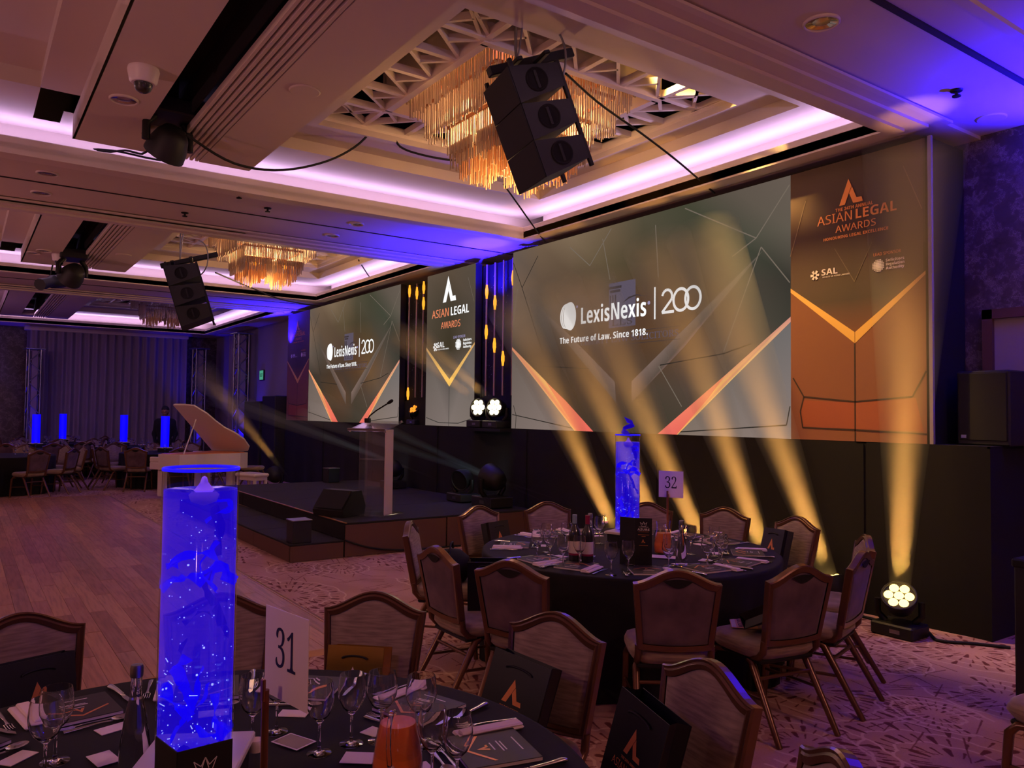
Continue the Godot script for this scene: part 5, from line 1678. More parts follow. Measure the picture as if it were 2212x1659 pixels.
func make_fork() -> Node3D:
	var t := proto("fork", "cutlery")
	var h := MB.new()
	h.tube([Vector3(0, 0.004, 0.10), Vector3(0, 0.005, 0.06), Vector3(0, 0.007, 0.0), Vector3(0, 0.006, -0.03), Vector3(0, 0.004, -0.042)], [0.0085, 0.0075, 0.0035, 0.0045, 0.011], 8, Vector2(1.0, 0.28))
	part(t, "handle", h, M.steel)
	for i in 4:
		var x := (i - 1.5) * 0.0066
		part(t, "tine", MB.new().tube([Vector3(x, 0.004, -0.040), Vector3(x, 0.0035, -0.07), Vector3(x, 0.007, -0.094)], [0.002, 0.0018, 0.0008], 6), M.steel)
	return t

func make_knife() -> Node3D:
	var t := proto("knife", "cutlery")
	part(t, "handle", MB.new().tube([Vector3(0, 0.006, 0.118), Vector3(0.002, 0.008, 0.112), Vector3(0.004, 0.009, 0.10), Vector3(0, 0.008, 0.06), Vector3(0, 0.006, 0.012), Vector3(0, 0.006, 0.0)], [0.004, 0.011, 0.0115, 0.009, 0.0075, 0.008], 10, Vector2(1.0, 0.62)), M.steel)
	var b := MB.new()
	b.xf = Transform3D(Basis(Vector3(1, 0, 0), Vector3(0, 0, -1), Vector3(0, 1, 0)), Vector3(0, 0.005, 0))
	b.prism(PackedVector2Array([Vector2(-0.006, 0.0), Vector2(0.006, 0.0), Vector2(0.011, 0.03), Vector2(0.0105, 0.09), Vector2(0.004, 0.118), Vector2(-0.006, 0.10)]), -0.0008, 0.0008)
	part(t, "blade", b, M.steel)
	return t

func make_spoon() -> Node3D:
	var t := proto("spoon", "cutlery")
	part(t, "handle", MB.new().tube([Vector3(0, 0.004, 0.10), Vector3(0, 0.005, 0.06), Vector3(0, 0.008, 0.0), Vector3(0, 0.006, -0.035)], [0.0085, 0.0075, 0.0035, 0.005], 8, Vector2(1.0, 0.28)), M.steel)
	var rows := []
	for i in 7:
		var r := i / 6.0
		var row := PackedVector3Array()
		for j in 20:
			var a := TAU * j / 20
			row.append(Vector3(cos(a) * 0.0215 * r, 0.002 + 0.009 * r * r, -0.062 + sin(a) * 0.032 * r))
		rows.append(row)
	part(t, "bowl", MB.new().grid(rows, true, Vector3(0, -1, -0.06)), M.steel)
	return t

func make_booklet() -> Node3D:   # square programme; -z is its top edge
	var t := proto("programme", "booklet")
	var lay := Basis(Vector3(1, 0, 0), Vector3(0, 0, -1), Vector3(0, 1, 0))
	part(t, "pages", MB.new().box(Vector3(0, 0.0055, 0.001), Vector3(0.212, 0.009, 0.212)), M.label_white)
	part(t, "cover", MB.new().box(Vector3(0, 0.011, 0), Vector3(0.214, 0.002, 0.214), 0.0006), M.booklet)
	var ch := MB.new()
	ch.xf = Transform3D(lay, Vector3(0, 0.0122, 0))
	ch.prism(PackedVector2Array([Vector2(-0.085, 0.025), Vector2(0.0, 0.082), Vector2(0.085, 0.025), Vector2(0.085, 0.015), Vector2(0.0, 0.071), Vector2(-0.085, 0.015)]), 0, 0.0004)
	part(t, "chevron_print", ch, M.gold_print)
	var mk := MB.new()
	mk.xf = ch.xf
	for q in [[-0.02, 0.048, 0.0], [-0.035, 0.07, -0.022], [-0.03, 0.06, -0.032], [-0.045, 0.09, -0.075]]:
		mk.bx(q[0], q[0] + q[1], q[2] - 0.002, q[2] + 0.002, 0, 0.0004)
	part(t, "printed_lines", mk, M.white_print)
	logo_al(t, Vector3(-0.018, 0.0124, -0.012), 0.036, M.gold_print, lay, 0.0004)
	return t

func make_napkin() -> Node3D:
	var t := proto("napkin", "napkin")
	var m := MB.new()
	m.box(Vector3(0, 0.007, 0), Vector3(0.062, 0.012, 0.215), 0.005)
	part(t, "folded_cloth", m, M.napkin)
	part(t, "upper_fold", MB.new().box(Vector3(-0.010, 0.016, 0.004), Vector3(0.040, 0.010, 0.20), 0.0045), M.napkin)
	return t

func make_bag(cloth: Material, print_: Material) -> Node3D:
	var t := proto("gift_bag", "gift bag")
	var w := 0.25
	var h := 0.31
	var d := 0.085
	var b := MB.new()
	b.bx(-w / 2, w / 2, 0, h, d / 2 - 0.003, d / 2)
	b.bx(-w / 2, w / 2, 0, h, -d / 2, -d / 2 + 0.003)
	for s in [-1.0, 1.0]:
		b.face([Vector3(s * w / 2, 0, d / 2), Vector3(s * w / 2, h, d / 2), Vector3(s * (w / 2 - 0.018), h, 0), Vector3(s * (w / 2 - 0.012), 0.02, 0)], Vector3(s, 0, 0))
		b.face([Vector3(s * w / 2, 0, -d / 2), Vector3(s * w / 2, h, -d / 2), Vector3(s * (w / 2 - 0.018), h, 0), Vector3(s * (w / 2 - 0.012), 0.02, 0)], Vector3(s, 0, 0))
	b.bx(-w / 2, w / 2, 0, 0.003, -d / 2, d / 2)
	part(t, "paper_body", b, cloth)
	for s in [-1.0, 1.0]:
		var p := []
		for i in 13:
			var a := PI * i / 12.0
			p.append(Vector3(-0.055 * cos(a), h - 0.03 + 0.012 * sin(a) - 0.02 * (1 if s > 0 else 0), s * (d / 2 + 0.006)))
		part(t, "handle", MB.new().tube(p, 0.004, 6), M.cable)
	logo_al(t, Vector3(-0.04, 0.145, d / 2 + 0.0005), 0.085, print_, Basis(), 0.0005)
	letters(t, "event_line", "THE 24TH ANNUAL", Vector3(0, 0.128, d / 2 + 0.0008), 0.008, 0.085, print_, true, "Droid Sans", Basis(), 0.0004)
	letters(t, "event_name", "ASIAN", Vector3(-0.042, 0.102, d / 2 + 0.0008), 0.024, 0.075, print_, false, "Droid Sans", Basis(), 0.0004)
	letters(t, "event_name", "LEGAL", Vector3(0.043, 0.102, d / 2 + 0.0008), 0.024, 0.082, print_, true, "Droid Sans", Basis(), 0.0004)
	letters(t, "event_name", "AWARDS", Vector3(0.005, 0.070, d / 2 + 0.0008), 0.018, 0.088, print_, false, "Droid Sans", Basis(), 0.0004)
	letters(t, "event_line", "HONOURING LEGAL EXCELLENCE", Vector3(0, 0.047, d / 2 + 0.0008), 0.006, 0.14, print_, true, "Droid Sans", Basis(), 0.0004)
	return t

func table(c: Vector3, r: float, label: String, cloth_label: String) -> void:
	var t := thing("banquet_table", label, "table", c, 0, "round banquet tables")
	part(t, "tabletop", MB.new().lathe([[Vector2(0.001, 0.742), Vector2(r - 0.02, 0.742)], [Vector2(r - 0.02, 0.742), Vector2(r - 0.015, 0.73), Vector2(r - 0.02, 0.715)], [Vector2(r - 0.02, 0.715), Vector2(0.001, 0.715)]], Vector3(), 48), M.stage_wood)
	for s in [-1.0, 1.0]:
		part(t, "leg", MB.new().box(Vector3(s * r * 0.5, 0.357, 0), Vector3(0.04, 0.714, r * 0.9), 0.01), M.black_metal)
	var rows := []
	for lv in [[0.0, 0.748, 0.0], [0.6, 0.748, 0.0], [0.985, 0.748, 0.0], [1.0, 0.743, 0.0], [1.004, 0.725, 0.1], [0.995, 0.55, 0.4], [0.985, 0.3, 0.8], [0.98, 0.012, 1.0]]:
		var row := PackedVector3Array()
		for j in 120:
			var a := TAU * j / 120
			var k: float = lv[0] * r + lv[2] * (0.035 * sin(a * 13.0 + 0.8 * sin(a * 3.0)) + 0.012 * sin(a * 29.0))
			row.append(Vector3(k * cos(a), lv[1], k * sin(a)))
		rows.append(row)
	var cl := thing("tablecloth", cloth_label, "tablecloth", c, 0, "black floor-length tablecloths")
	part(cl, "cloth", MB.new().grid(rows, true, Vector3(0, 0.3, 0)), M.black_cloth)

func make_column(detail: bool) -> Node3D:
	# lit vase: glass cylinder of blue water and clear film on a low LED plinth, its light painted on as glow
	var t := proto("painted_glow_centrepiece", "centrepiece")
	part(t, "plinth", MB.new().box(Vector3(0, 0.045, 0), Vector3(0.22, 0.09, 0.22), 0.006), M.black_plastic)
	var pl := part(t, "light_plate", MB.new().box(Vector3(0, 0.100, 0), Vector3(0.245, 0.02, 0.245), 0.004), M.white_lacquer)
	var R := 0.090
	var y0 := 0.11
	var y1 := 0.81
	if detail:
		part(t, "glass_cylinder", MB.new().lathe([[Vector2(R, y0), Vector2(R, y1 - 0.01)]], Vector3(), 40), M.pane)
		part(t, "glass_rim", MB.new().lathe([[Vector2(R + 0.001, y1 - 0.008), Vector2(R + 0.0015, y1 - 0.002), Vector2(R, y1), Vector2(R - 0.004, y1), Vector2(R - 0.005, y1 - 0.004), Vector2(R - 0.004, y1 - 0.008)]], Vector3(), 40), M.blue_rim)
		part(t, "water", MB.new().lathe([[Vector2(R - 0.004, y0 + 0.012), Vector2(R - 0.004, y1 - 0.055)], [Vector2(R - 0.004, y1 - 0.055), Vector2(0.001, y1 - 0.057)], [Vector2(R - 0.004, y0 + 0.012), Vector2(0.001, y0 + 0.012)]], Vector3(), 40), M.painted_glow_water)
		var g := RandomNumberGenerator.new()
		g.seed = 17
		# twisted strips of clear film that emit in place of the LED light
		for i in 16:
			var p := []
			var a := g.randf() * TAU
			var yb := y0 + 0.03 + (y1 - y0 - 0.16) * pow(g.randf(), 1.25)
			var q := Vector3(cos(a) * R * 0.7, yb, sin(a) * R * 0.7)
			var dir := Vector3(g.randf_range(-1, 1), g.randf_range(-0.7, 1.0), g.randf_range(-1, 1)).normalized()
			var rows := []
			var wd := g.randf_range(0.006, 0.024)
			for k in 15:
				q += dir * 0.012
				dir = (dir + Vector3(g.randf_range(-1, 1), g.randf_range(-0.6, 0.6), g.randf_range(-1, 1)) * 0.45).normalized()
				var h := Vector2(q.x, q.z)
				if h.length() > R * 0.86:
					h = h.normalized() * R * 0.86
					q.x = h.x
					q.z = h.y
					dir = (dir - Vector3(h.x, 0, h.y).normalized() * 0.8).normalized()
				q.y = clampf(q.y, y0 + 0.02, y1 - 0.085)
				var sd := dir.cross(Vector3(sin(k * 0.4 + i), 1, cos(k * 0.4))).normalized() * wd
				var e0 := q + sd
				var e1 := q - sd
				for e in [e0, e1]:
					pass
				rows.append(PackedVector3Array([e0, e1]))
			part(t, "painted_glow_film", MB.new().grid(rows, false, Vector3(0, 0, 0)), M.blue_film if i % 3 != 1 else M.blue_film_dim)
		var sp := MB.new()
		for i in 150:
			var a := g.randf() * TAU
			var rr := R * 0.93 * sqrt(g.randf_range(0.2, 1.0))
			var yy := y0 + 0.02 + (y1 - y0 - 0.1) * pow(g.randf(), 1.5)
			var s := g.randf_range(0.0006, 0.0015) * (1.8 if g.randf() < 0.12 else 1.0)
			sp.box(Vector3(cos(a) * rr, yy, sin(a) * rr), Vector3(s, s, s) * 1.6)
		for i in 10:
			var a := g.randf() * TAU
			var yy := y0 + 0.03 + 0.25 * g.randf()
			var o := Vector3(cos(a) * R * 0.8, yy, sin(a) * R * 0.8)
			sp.tube([o, o + Vector3(g.randf_range(-0.02, 0.02), g.randf_range(-0.01, 0.014), g.randf_range(-0.02, 0.02))], 0.0011, 5)
		part(t, "sparkles", sp, M.spark).set_meta("kind", "stuff")  # glints painted as tiny glowing specks
		part(t, "floating_candle", MB.new().lathe([[Vector2(0.001, y1 - 0.095), Vector2(0.03, y1 - 0.085), Vector2(0.036, y1 - 0.068), Vector2(0.02, y1 - 0.052), Vector2(0.010, y1 - 0.038), Vector2(0.006, y1 - 0.025), Vector2(0.001, y1 - 0.022)]], Vector3(0.01, 0, 0.01), 18), M.napkin)
	else:
		part(t, "glass_cylinder", MB.new().lathe([[Vector2(R, y0), Vector2(R, y1)], [Vector2(R, y1), Vector2(0.001, y1 - 0.01)]], Vector3(), 16), M.blue_film)  # whole cylinder glows in place of its plinth light
	return t

func cover(c: Vector3, deg: float, names: Array, P: Dictionary, where: String, tabl: String, glasses: bool) -> void:
	# one laid place: programme, napkin, dinner fork and knife, dessert fork and spoon, place card
	var f := facing(deg)
	var y := 0.749
	var rad := Vector3(cos(deg_to_rad(deg)), 0, sin(deg_to_rad(deg)))
	var side := Vector3(-rad.z, 0, rad.x)
	var put := func(k: String, r: float, s: float, turn: float, label: String, group: String) -> Node3D:
		var p := c + rad * r + side * s
		p.y = y
		return copy(P[k], p, f + PI + turn + rng.randf_range(-0.05, 0.05), label, group)
	put.call("booklet", 0.815, 0.0, 0.0, "dark square programme on %s, %s" % [tabl, where], "programmes laid at " + tabl)
	put.call("napkin", 0.855, -0.128, 0.05, "folded white napkin at %s, %s" % [tabl, where], "napkins laid at " + tabl)
	put.call("fork", 0.87, -0.185, 0.0, "silver dinner fork at %s, %s" % [tabl, where], "dinner forks at " + tabl)
	put.call("knife", 0.86, 0.15, 0.0, "silver dinner knife at %s, %s" % [tabl, where], "dinner knives at " + tabl)
	put.call("spoon", 0.655, 0.02, PI * 0.5, "silver dessert spoon at %s, %s" % [tabl, where], "dessert spoons at " + tabl)
	put.call("dessert_fork", 0.682, -0.01, -PI * 0.5, "silver dessert fork at %s, %s" % [tabl, where], "dessert forks at " + tabl)
	put.call("card", 0.60, 0.04, 0.1, "small white place card at %s, %s" % [tabl, where], "place cards at " + tabl)

func sign_card(num: String, at: Vector3, base: Vector3, right: Vector3, label: String) -> void:
	var t := thing("table_number_sign", label, "sign", base)
	var x := right.normalized()
	var z := x.cross(Vector3.UP)
	var b := Basis(x, Vector3.UP, z)
	var o := at - base
	var m := MB.new()
	m.xf = Transform3D(b, o)
	m.box(Vector3(), Vector3(0.19, 0.20, 0.002))
	part(t, "card", m, M.paper)
	letters(t, "number", num, o + z * 0.0013 + Vector3(0, 0.012, 0), 0.088, 0.088, M.ink, false, "Droid Serif", b, 0.0006)
	var top := Vector3(0, o.y - 0.075, 0)
	part(t, "pole", MB.new().tube([Vector3(0, 0.01, 0), top], 0.0085, 12), M.bronze)
	var cl := MB.new()
	cl.xf = Transform3D(b, top + Vector3(0, 0.0, 0))
	cl.box(Vector3(0, 0.0, 0.006), Vector3(0.014, 0.05, 0.008), 0.002)
	part(t, "clip", cl, M.bronze)
	part(t, "foot", MB.new().lathe([[Vector2(0.001, 0.0), Vector2(0.05, 0.0), Vector2(0.05, 0.006), Vector2(0.012, 0.012), Vector2(0.001, 0.013)]], Vector3(), 24), M.bronze)

func menu_card(at: Vector3, turn: float, label: String, open_deg: float) -> void:
	var t := thing("menu_card", label, "menu card", at, turn)
	var h := 0.30
	var w := 0.105
	for s in [-1.0, 1.0]:
		var a: float = deg_to_rad(open_deg * 0.5) * s
		var bb := Basis(Vector3.UP, a)
		var m := MB.new()
		m.xf = Transform3D(bb, Vector3())
		m.bx(0.0 if s > 0 else -w, w if s > 0 else 0.0, 0, h, -0.001, 0.001)
		part(t, "leaf", m, M.print_black)
	# printed front: crest, name, emblem
	var fb := Basis(Vector3.UP, deg_to_rad(open_deg * 0.5))
	var at2 := func(x: float, y: float) -> Vector3:
		return fb * Vector3(x, y, 0.0016)
	var cr := MB.new()
	cr.xf = Transform3D(fb, at2.call(w * 0.5, 0.262))
	for q in [[-0.022, 0.012, -0.012, -0.014], [0.022, 0.012, 0.012, -0.014], [-0.022, 0.012, -0.008, 0.0], [0.022, 0.012, 0.008, 0.0], [-0.008, 0.0, 0.0, 0.016], [0.008, 0.0, 0.0, 0.016], [-0.012, -0.014, 0.012, -0.014], [-0.03, -0.018, 0.03, -0.018], [0.0, 0.016, -0.007, -0.006], [0.0, 0.016, 0.007, -0.006]]:
		line2(cr, [Vector2(q[0], q[1]), Vector2(q[2], q[3])], 0.0018, 0.0, Color.WHITE)
	part(t, "crest", cr, M.white_print)
	letters(t, "name", "AZURE", at2.call(w * 0.5, 0.228), 0.013, 0.075, M.white_print, true, "Droid Sans", fb, 0.0004)
	var ln := MB.new()
	ln.xf = Transform3D(fb, at2.call(0, 0))
	for q in [[0.02, 0.085, 0.214], [0.018, 0.087, 0.195], [0.04, 0.065, 0.185], [0.025, 0.08, 0.128]]:
		ln.bx(q[0], q[1], q[2] - 0.001, q[2] + 0.001, -0.0002, 0.0002)
	part(t, "printed_lines", ln, M.gold_print)
	logo_al(t, at2.call(w * 0.5 - 0.013, 0.145), 0.024, M.gold_print, fb, 0.0004)

func bottle(called: String, at: Vector3, label: String, cat: String, cap: Material, body: Material, lab: Material, water := false) -> void:
	var t := thing(called, label, cat, at)
	if water:
		part(t, "glass", MB.new().lathe([[Vector2(0.0005, 0.0), Vector2(0.037, 0.0)], [Vector2(0.037, 0.0), Vector2(0.039, 0.01), Vector2(0.037, 0.08), Vector2(0.026, 0.16), Vector2(0.016, 0.205), Vector2(0.0135, 0.25), Vector2(0.0135, 0.268)]], Vector3(), 28), M.glass)
		part(t, "water", MB.new().lathe([[Vector2(0.0005, 0.004), Vector2(0.034, 0.004)], [Vector2(0.034, 0.004), Vector2(0.0355, 0.012), Vector2(0.0335, 0.08), Vector2(0.0225, 0.16), Vector2(0.0145, 0.2)], [Vector2(0.0145, 0.2), Vector2(0.0005, 0.2)]], Vector3(), 28), M.pane)
		part(t, "stopper", MB.new().lathe([[Vector2(0.0155, 0.256), Vector2(0.0165, 0.264), Vector2(0.0165, 0.28), Vector2(0.014, 0.287)], [Vector2(0.014, 0.287), Vector2(0.0005, 0.288)]], Vector3(), 20), M.alloy)
		return
	part(t, "glass", MB.new().lathe([[Vector2(0.0005, 0.0), Vector2(0.036, 0.0)], [Vector2(0.036, 0.0), Vector2(0.038, 0.008), Vector2(0.038, 0.17), Vector2(0.034, 0.20), Vector2(0.018, 0.23), Vector2(0.0145, 0.25), Vector2(0.014, 0.30)], [Vector2(0.014, 0.30), Vector2(0.0005, 0.30)]], Vector3(), 28), body)
	part(t, "capsule", MB.new().lathe([[Vector2(0.0152, 0.235), Vector2(0.0152, 0.302)], [Vector2(0.0152, 0.302), Vector2(0.0005, 0.3025)]], Vector3(), 20), cap)
	if lab:
		part(t, "label", MB.new().lathe([[Vector2(0.0385, 0.055), Vector2(0.0385, 0.135)]], Vector3(), 28), lab)
		part(t, "label_band", MB.new().lathe([[Vector2(0.0386, 0.045), Vector2(0.0386, 0.058)]], Vector3(), 28), M.wine_red)

func jug(at: Vector3, turn: float, label: String, fill: float) -> void:
	var t := thing("juice_jug", label, "jug", at, turn)
	part(t, "glass", MB.new().lathe([[Vector2(0.0005, 0.0), Vector2(0.058, 0.0)], [Vector2(0.058, 0.0), Vector2(0.064, 0.01), Vector2(0.066, 0.05), Vector2(0.056, 0.12), Vector2(0.046, 0.165), Vector2(0.046, 0.195), Vector2(0.053, 0.222)], [Vector2(0.053, 0.222), Vector2(0.051, 0.222), Vector2(0.044, 0.195), Vector2(0.044, 0.165), Vector2(0.054, 0.12), Vector2(0.064, 0.05), Vector2(0.061, 0.012), Vector2(0.0005, 0.008)]], Vector3(), 36), M.pane)
	var pr := [Vector2(0.0605, 0.012), Vector2(0.0635, 0.05)]
	for q in [[0.06, 0.0628], [0.10, 0.0566], [0.12, 0.0535], [0.14, 0.0490], [0.155, 0.0455]]:
		if q[0] <= fill:
			pr.append(Vector2(q[1], q[0]))
	var top: Vector2 = pr[pr.size() - 1]
	part(t, "orange_juice", MB.new().lathe([[Vector2(0.0005, 0.0085), Vector2(0.0605, 0.0085)], pr, [top, Vector2(0.0005, top.y)]], Vector3(), 36), M.juice)
	part(t, "handle", MB.new().tube([Vector3(0.045, 0.195, 0), Vector3(0.075, 0.205, 0), Vector3(0.098, 0.18, 0), Vector3(0.10, 0.13, 0), Vector3(0.085, 0.08, 0), Vector3(0.064, 0.065, 0)], [0.008, 0.007, 0.0065, 0.0065, 0.0065, 0.008], 10), M.glass)

func dining() -> void:
	var c31 := Vector3(-2.03, 0, -0.46)
	var c32 := Vector3(-4.14, 0, -3.93)
	table(c31, 1.04, "round banquet table 31 nearest the camera", "black cloth over table 31, under the tall blue column in front")
	table(c32, 1.04, "round banquet table 32 before the amber beams", "black cloth over table 32, hanging to the carpet by the beams")
	var ch := make_chair()
	var P := {"booklet": make_booklet(), "napkin": make_napkin(), "fork": make_fork(), "knife": make_knife(), "spoon": make_spoon(), "glass": make_glass()}
	var df: Node3D = make_fork()
	for k in df.get_children():
		k.scale *= 0.86
		k.position *= 0.86
	P["dessert_fork"] = df
	df.name = "dessert_fork"
	var cd := proto("place_card", "card")
	part(cd, "card", MB.new().box(Vector3(0, 0.001, 0), Vector3(0.09, 0.002, 0.055)), M.paper)
	P["card"] = cd
	# table 32: twelve chairs, counted clockwise from the one nearest the camera
	var a32 := [34, 67, 88, 129, 170, 196, 230, 255, 281, 316, 343, 368]
	var seat32 := []
	for i in 12:
		var where: String = "at the seat nearest the camera" if i == 0 else "%s seat clockwise from nearest seat" % ORD[i]
		seat32.append(where)
		var lb: String = "banquet chair at table 32, back to the camera, nearest one" if i == 0 else "banquet chair at table 32, %s clockwise from the nearest chair" % ORD[i]
		copy(ch, pol(c32, 1.295 + rng.randf_range(-0.02, 0.02), a32[i]), facing(a32[i]) + rng.randf_range(-0.06, 0.06), lb, "bronze-framed chairs around table 32")
		cover(c32, a32[i] + rng.randf_range(-1.5, 1.5), [], P, where, "table 32", false)
	# table 31: the six chairs on its far side, counted from the one with the gold bag
	var a31 := [[222, "the chair with the gold bag", "banquet chair at table 31 holding the small gold bag"], [198, "first seat right of the blue column's far side", "banquet chair at table 31, half hidden behind the 31 card"], [171, "the far left chair with a black bag", "banquet chair at the left edge, black bag on its seat"], [253, "the chair with the upright black bag", "banquet chair at table 31 with a stained back and black bag"], [281, "the chair at the picture's foot", "banquet chair at table 31 with a crumpled black bag, toward the right"], [307, "last chair on the right", "banquet chair at table 31, only its crest showing at the foot"]]
	for q in a31:
		copy(ch, pol(c31, 1.29, q[0]), facing(q[0]) + rng.randf_range(-0.04, 0.04), q[2], "bronze-framed chairs around table 31")
		cover(c31, q[0], [], P, "before " + q[1], "table 31", false)
	cover(c31, 146, [], P, "left of the water bottle", "table 31", false)
	# a chair of the next table and a single chair at the right edge
	copy(ch, Vector3(-1.38, 0, -3.95), deg_to_rad(-96), "banquet chair cut by the right edge of the picture")
	# gift bags on seats
	var bb := make_bag(M.bag_black, M.gold_print)
	var gb := make_bag(M.gold_foil, M.white_print)
	var bag := func(src: Node3D, c: Vector3, deg: float, r: float, lean: float, roll: float, turn: float, label: String, dy := 0.0):
		var o := copy(src, pol(c, r, deg, 0.497 + dy), 0.0, label, "gift bags on the chairs")
		o.basis = Basis(Vector3.UP, facing(deg) + turn) * Basis(Vector3.RIGHT, deg_to_rad(lean)) * Basis(Vector3.BACK, deg_to_rad(roll))
	bag.call(gb, c31, 222, 1.33, -13.0, 2.0, -0.15, "shiny gold gift bag on the chair behind the wine glasses", -0.07)
	bag.call(bb, c31, 253, 1.26, -16.0, -9.0, 0.10, "black gift bag with gold lettering on the stained chair", 0.0)
	bag.call(bb, c31, 281, 1.27, -12.0, -8.0, 0.05, "crumpled black gift bag on the chair at the picture's foot", 0.02)
	bag.call(bb, c31, 171, 1.27, -10.0, 0.0, 0.15, "black gift bag on the chair at the left edge", 0.0)
	bag.call(bb, c32, 88, 1.22, -9.0, 0.0, 0.9, "black gift bag upright between two chairs left of table 32", 0.0)
	bag.call(bb, c32, 170, 1.30, -14.0, 0.0, 0.1, "black gift bag on the back left chair of table 32", 0.0)
	bag.call(bb, c32, 281, 1.30, -16.0, 3.0, -0.1, "black gift bag glinting gold on the chair lit by a beam", 0.02)
	bag.call(bb, c32, 368, 1.23, -62.0, 0.0, 0.2, "black gift bag lying on a chair seat right of table 32", 0.05)
	var hb := thing("handbag", "round black handbag slumped on a chair at table 32's left", "handbag", pol(c32, 1.27, 129, 0.492), facing(129))
	part(hb, "body", MB.new().lathe([[Vector2(0.001, 0.0), Vector2(0.11, 0.01), Vector2(0.15, 0.08), Vector2(0.13, 0.17), Vector2(0.07, 0.22), Vector2(0.001, 0.23)]], Vector3(), 20), M.cloth_dark)
	part(hb, "strap", MB.new().tube([Vector3(-0.09, 0.19, 0), Vector3(-0.05, 0.27, 0), Vector3(0.05, 0.27, 0), Vector3(0.09, 0.19, 0)], 0.008, 6), M.cable)
	# cards left on seats
	for q in [[67, 1.22, 0.3, "pale orange leaflet on the seat left of the nearest chair", ""], [368, 1.14, 0.9, "auction card lying on a chair seat right of table 32", "AUCTION"]]:
		var k := thing("leaflet", q[3], "leaflet", pol(c32, q[1], q[0], 0.494), facing(q[0]) + q[2])
		part(k, "sheet", MB.new().box(Vector3(0, 0.002, 0), Vector3(0.21, 0.003, 0.148)), M.kraft)
		if q[4]:
			letters(k, "lettering", q[4], Vector3(0, 0.004, 0.02), 0.028, 0.17, M.ink, true, "Droid Sans", Basis(Vector3.RIGHT, -PI / 2), 0.0004)
			part(k, "paper_band", MB.new().bx(-0.1, 0.1, 0.0036, 0.004, 0.045, 0.07), M.paper)
	# centrepieces
	var col := make_column(true)
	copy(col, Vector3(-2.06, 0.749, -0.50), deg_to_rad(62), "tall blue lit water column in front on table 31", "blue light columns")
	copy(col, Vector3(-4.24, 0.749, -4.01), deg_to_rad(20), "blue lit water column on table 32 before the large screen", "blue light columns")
	var film := thing("film_twist", "twist of clear film sticking out of table 32's blue column", "film", Vector3(-4.24, 1.54, -4.01))
	var fr := []
	for i in 14:
		var a := i * 0.55
		fr.append(PackedVector3Array([Vector3(cos(a) * 0.05, 0.008 * i, sin(a) * 0.05), Vector3(cos(a + 0.8) * 0.035, 0.008 * i + 0.045, sin(a + 0.8) * 0.035)]))
	part(film, "film_sheet", MB.new().grid(fr, false, Vector3()), M.blue_film_dim)  # emits blue in place of light from the column below
	for q in [[Vector3(-2.06, 0, -0.50), 0.12], [Vector3(-4.24, 0, -4.01), 0.12]]:
		omni(q[0] + Vector3(0, 1.75, 0), Color(0.2, 0.08, 1.0), q[1], 0.06)
	# number cards, menu cards
	var rr := Vector3(cos(deg_to_rad(35)), 0, -sin(deg_to_rad(35)))
	var dep := Vector3(-0.8184, 0, -0.5734)
	var rgt := Vector3(0.5741, 0, -0.8187)
	sign_card("31", Vector3(-1.76, 1.147, -0.62), Vector3(-1.79, 0.749, -0.585), rgt * cos(deg_to_rad(45)) - dep * sin(deg_to_rad(45)), "larger white number 31 card on a bronze stand, in front")
	sign_card("32", Vector3(-4.21, 1.18, -4.43), Vector3(-4.225, 0.749, -4.41), rgt * cos(deg_to_rad(28)) - dep * sin(deg_to_rad(28)), "smaller white number 32 card on a bronze stand, by the beams")
	menu_card(Vector3(-1.61, 0.749, -0.36), atan2(0.8184, 0.5734) - 0.05, "black menu card standing open before the front blue column", 84.0)
	menu_card(Vector3(-3.66, 0.749, -3.53), atan2(0.8184, 0.5734) - 0.35, "black menu card standing closed on table 32", 24.0)
	# glasses
	var g32 := [[-4.13, -3.11], [-4.06, -3.16], [-4.33, -3.34], [-3.85, -3.10], [-3.80, -3.19], [-4.30, -3.49], [-4.42, -3.90], [-3.52, -3.20], [-3.50, -3.32], [-3.54, -3.71], [-3.40, -3.56], [-3.34, -3.84], [-3.47, -4.10], [-3.36, -4.00], [-3.75, -4.14], [-3.62, -4.23]]
	var near32 := ["front pair by the left programme, outer", "front pair by the left programme, inner", "behind the left front pair", "before the wine bottles, left", "before the wine bottles, right", "between the left glasses and the bottles", "beside the candle", "before the menu card, left", "before the menu card, right", "before the water bottle, back", "before the water bottle, front", "front of the right cluster", "back of the right cluster", "right of the right cluster", "far left of the right cluster", "middle of the right cluster"]
	for i in g32.size():
		copy(P.glass, Vector3(g32[i][0], 0.749, g32[i][1]), rng.randf() * 6.0, "empty wine glass on table 32, %s" % near32[i], "wine glasses on table 32")
	var g31 := [[-2.39, -0.21, 1.08, "left of the water bottle, in front"], [-2.47, -0.24, 1.08, "left of the water bottle, behind"], [-2.28, -0.71, 1.0, "just right of the blue column"], [-2.34, -0.80, 0.98, "behind the 31 stand"], [-2.13, -0.85, 1.0, "right of the 31 card, in front"], [-2.14, -0.95, 1.0, "right of the 31 card, behind"], [-2.11, -1.03, 1.12, "large one just left of the jug"], [-2.02, -1.11, 1.12, "behind the jug's handle"], [-1.72, -1.05, 0.98, "nearest, right of the jug"], [-1.785, -1.015, 0.95, "touching the jug's handle"]]
	for q in g31:
		var o := copy(P.glass, Vector3(q[0], 0.749, q[1]), rng.randf() * 6.0, "empty wine glass on table 31, %s" % q[3], "wine glasses on table 31")
		o.scale = Vector3(q[2], 1.0, q[2])
	# drinks
	jug(Vector3(-1.85, 0.749, -0.95), deg_to_rad(-40), "glass jug of orange juice on table 31, in front", 0.155)
	jug(Vector3(-3.88, 0.749, -4.01), deg_to_rad(-35), "glass jug of orange juice on table 32", 0.145)
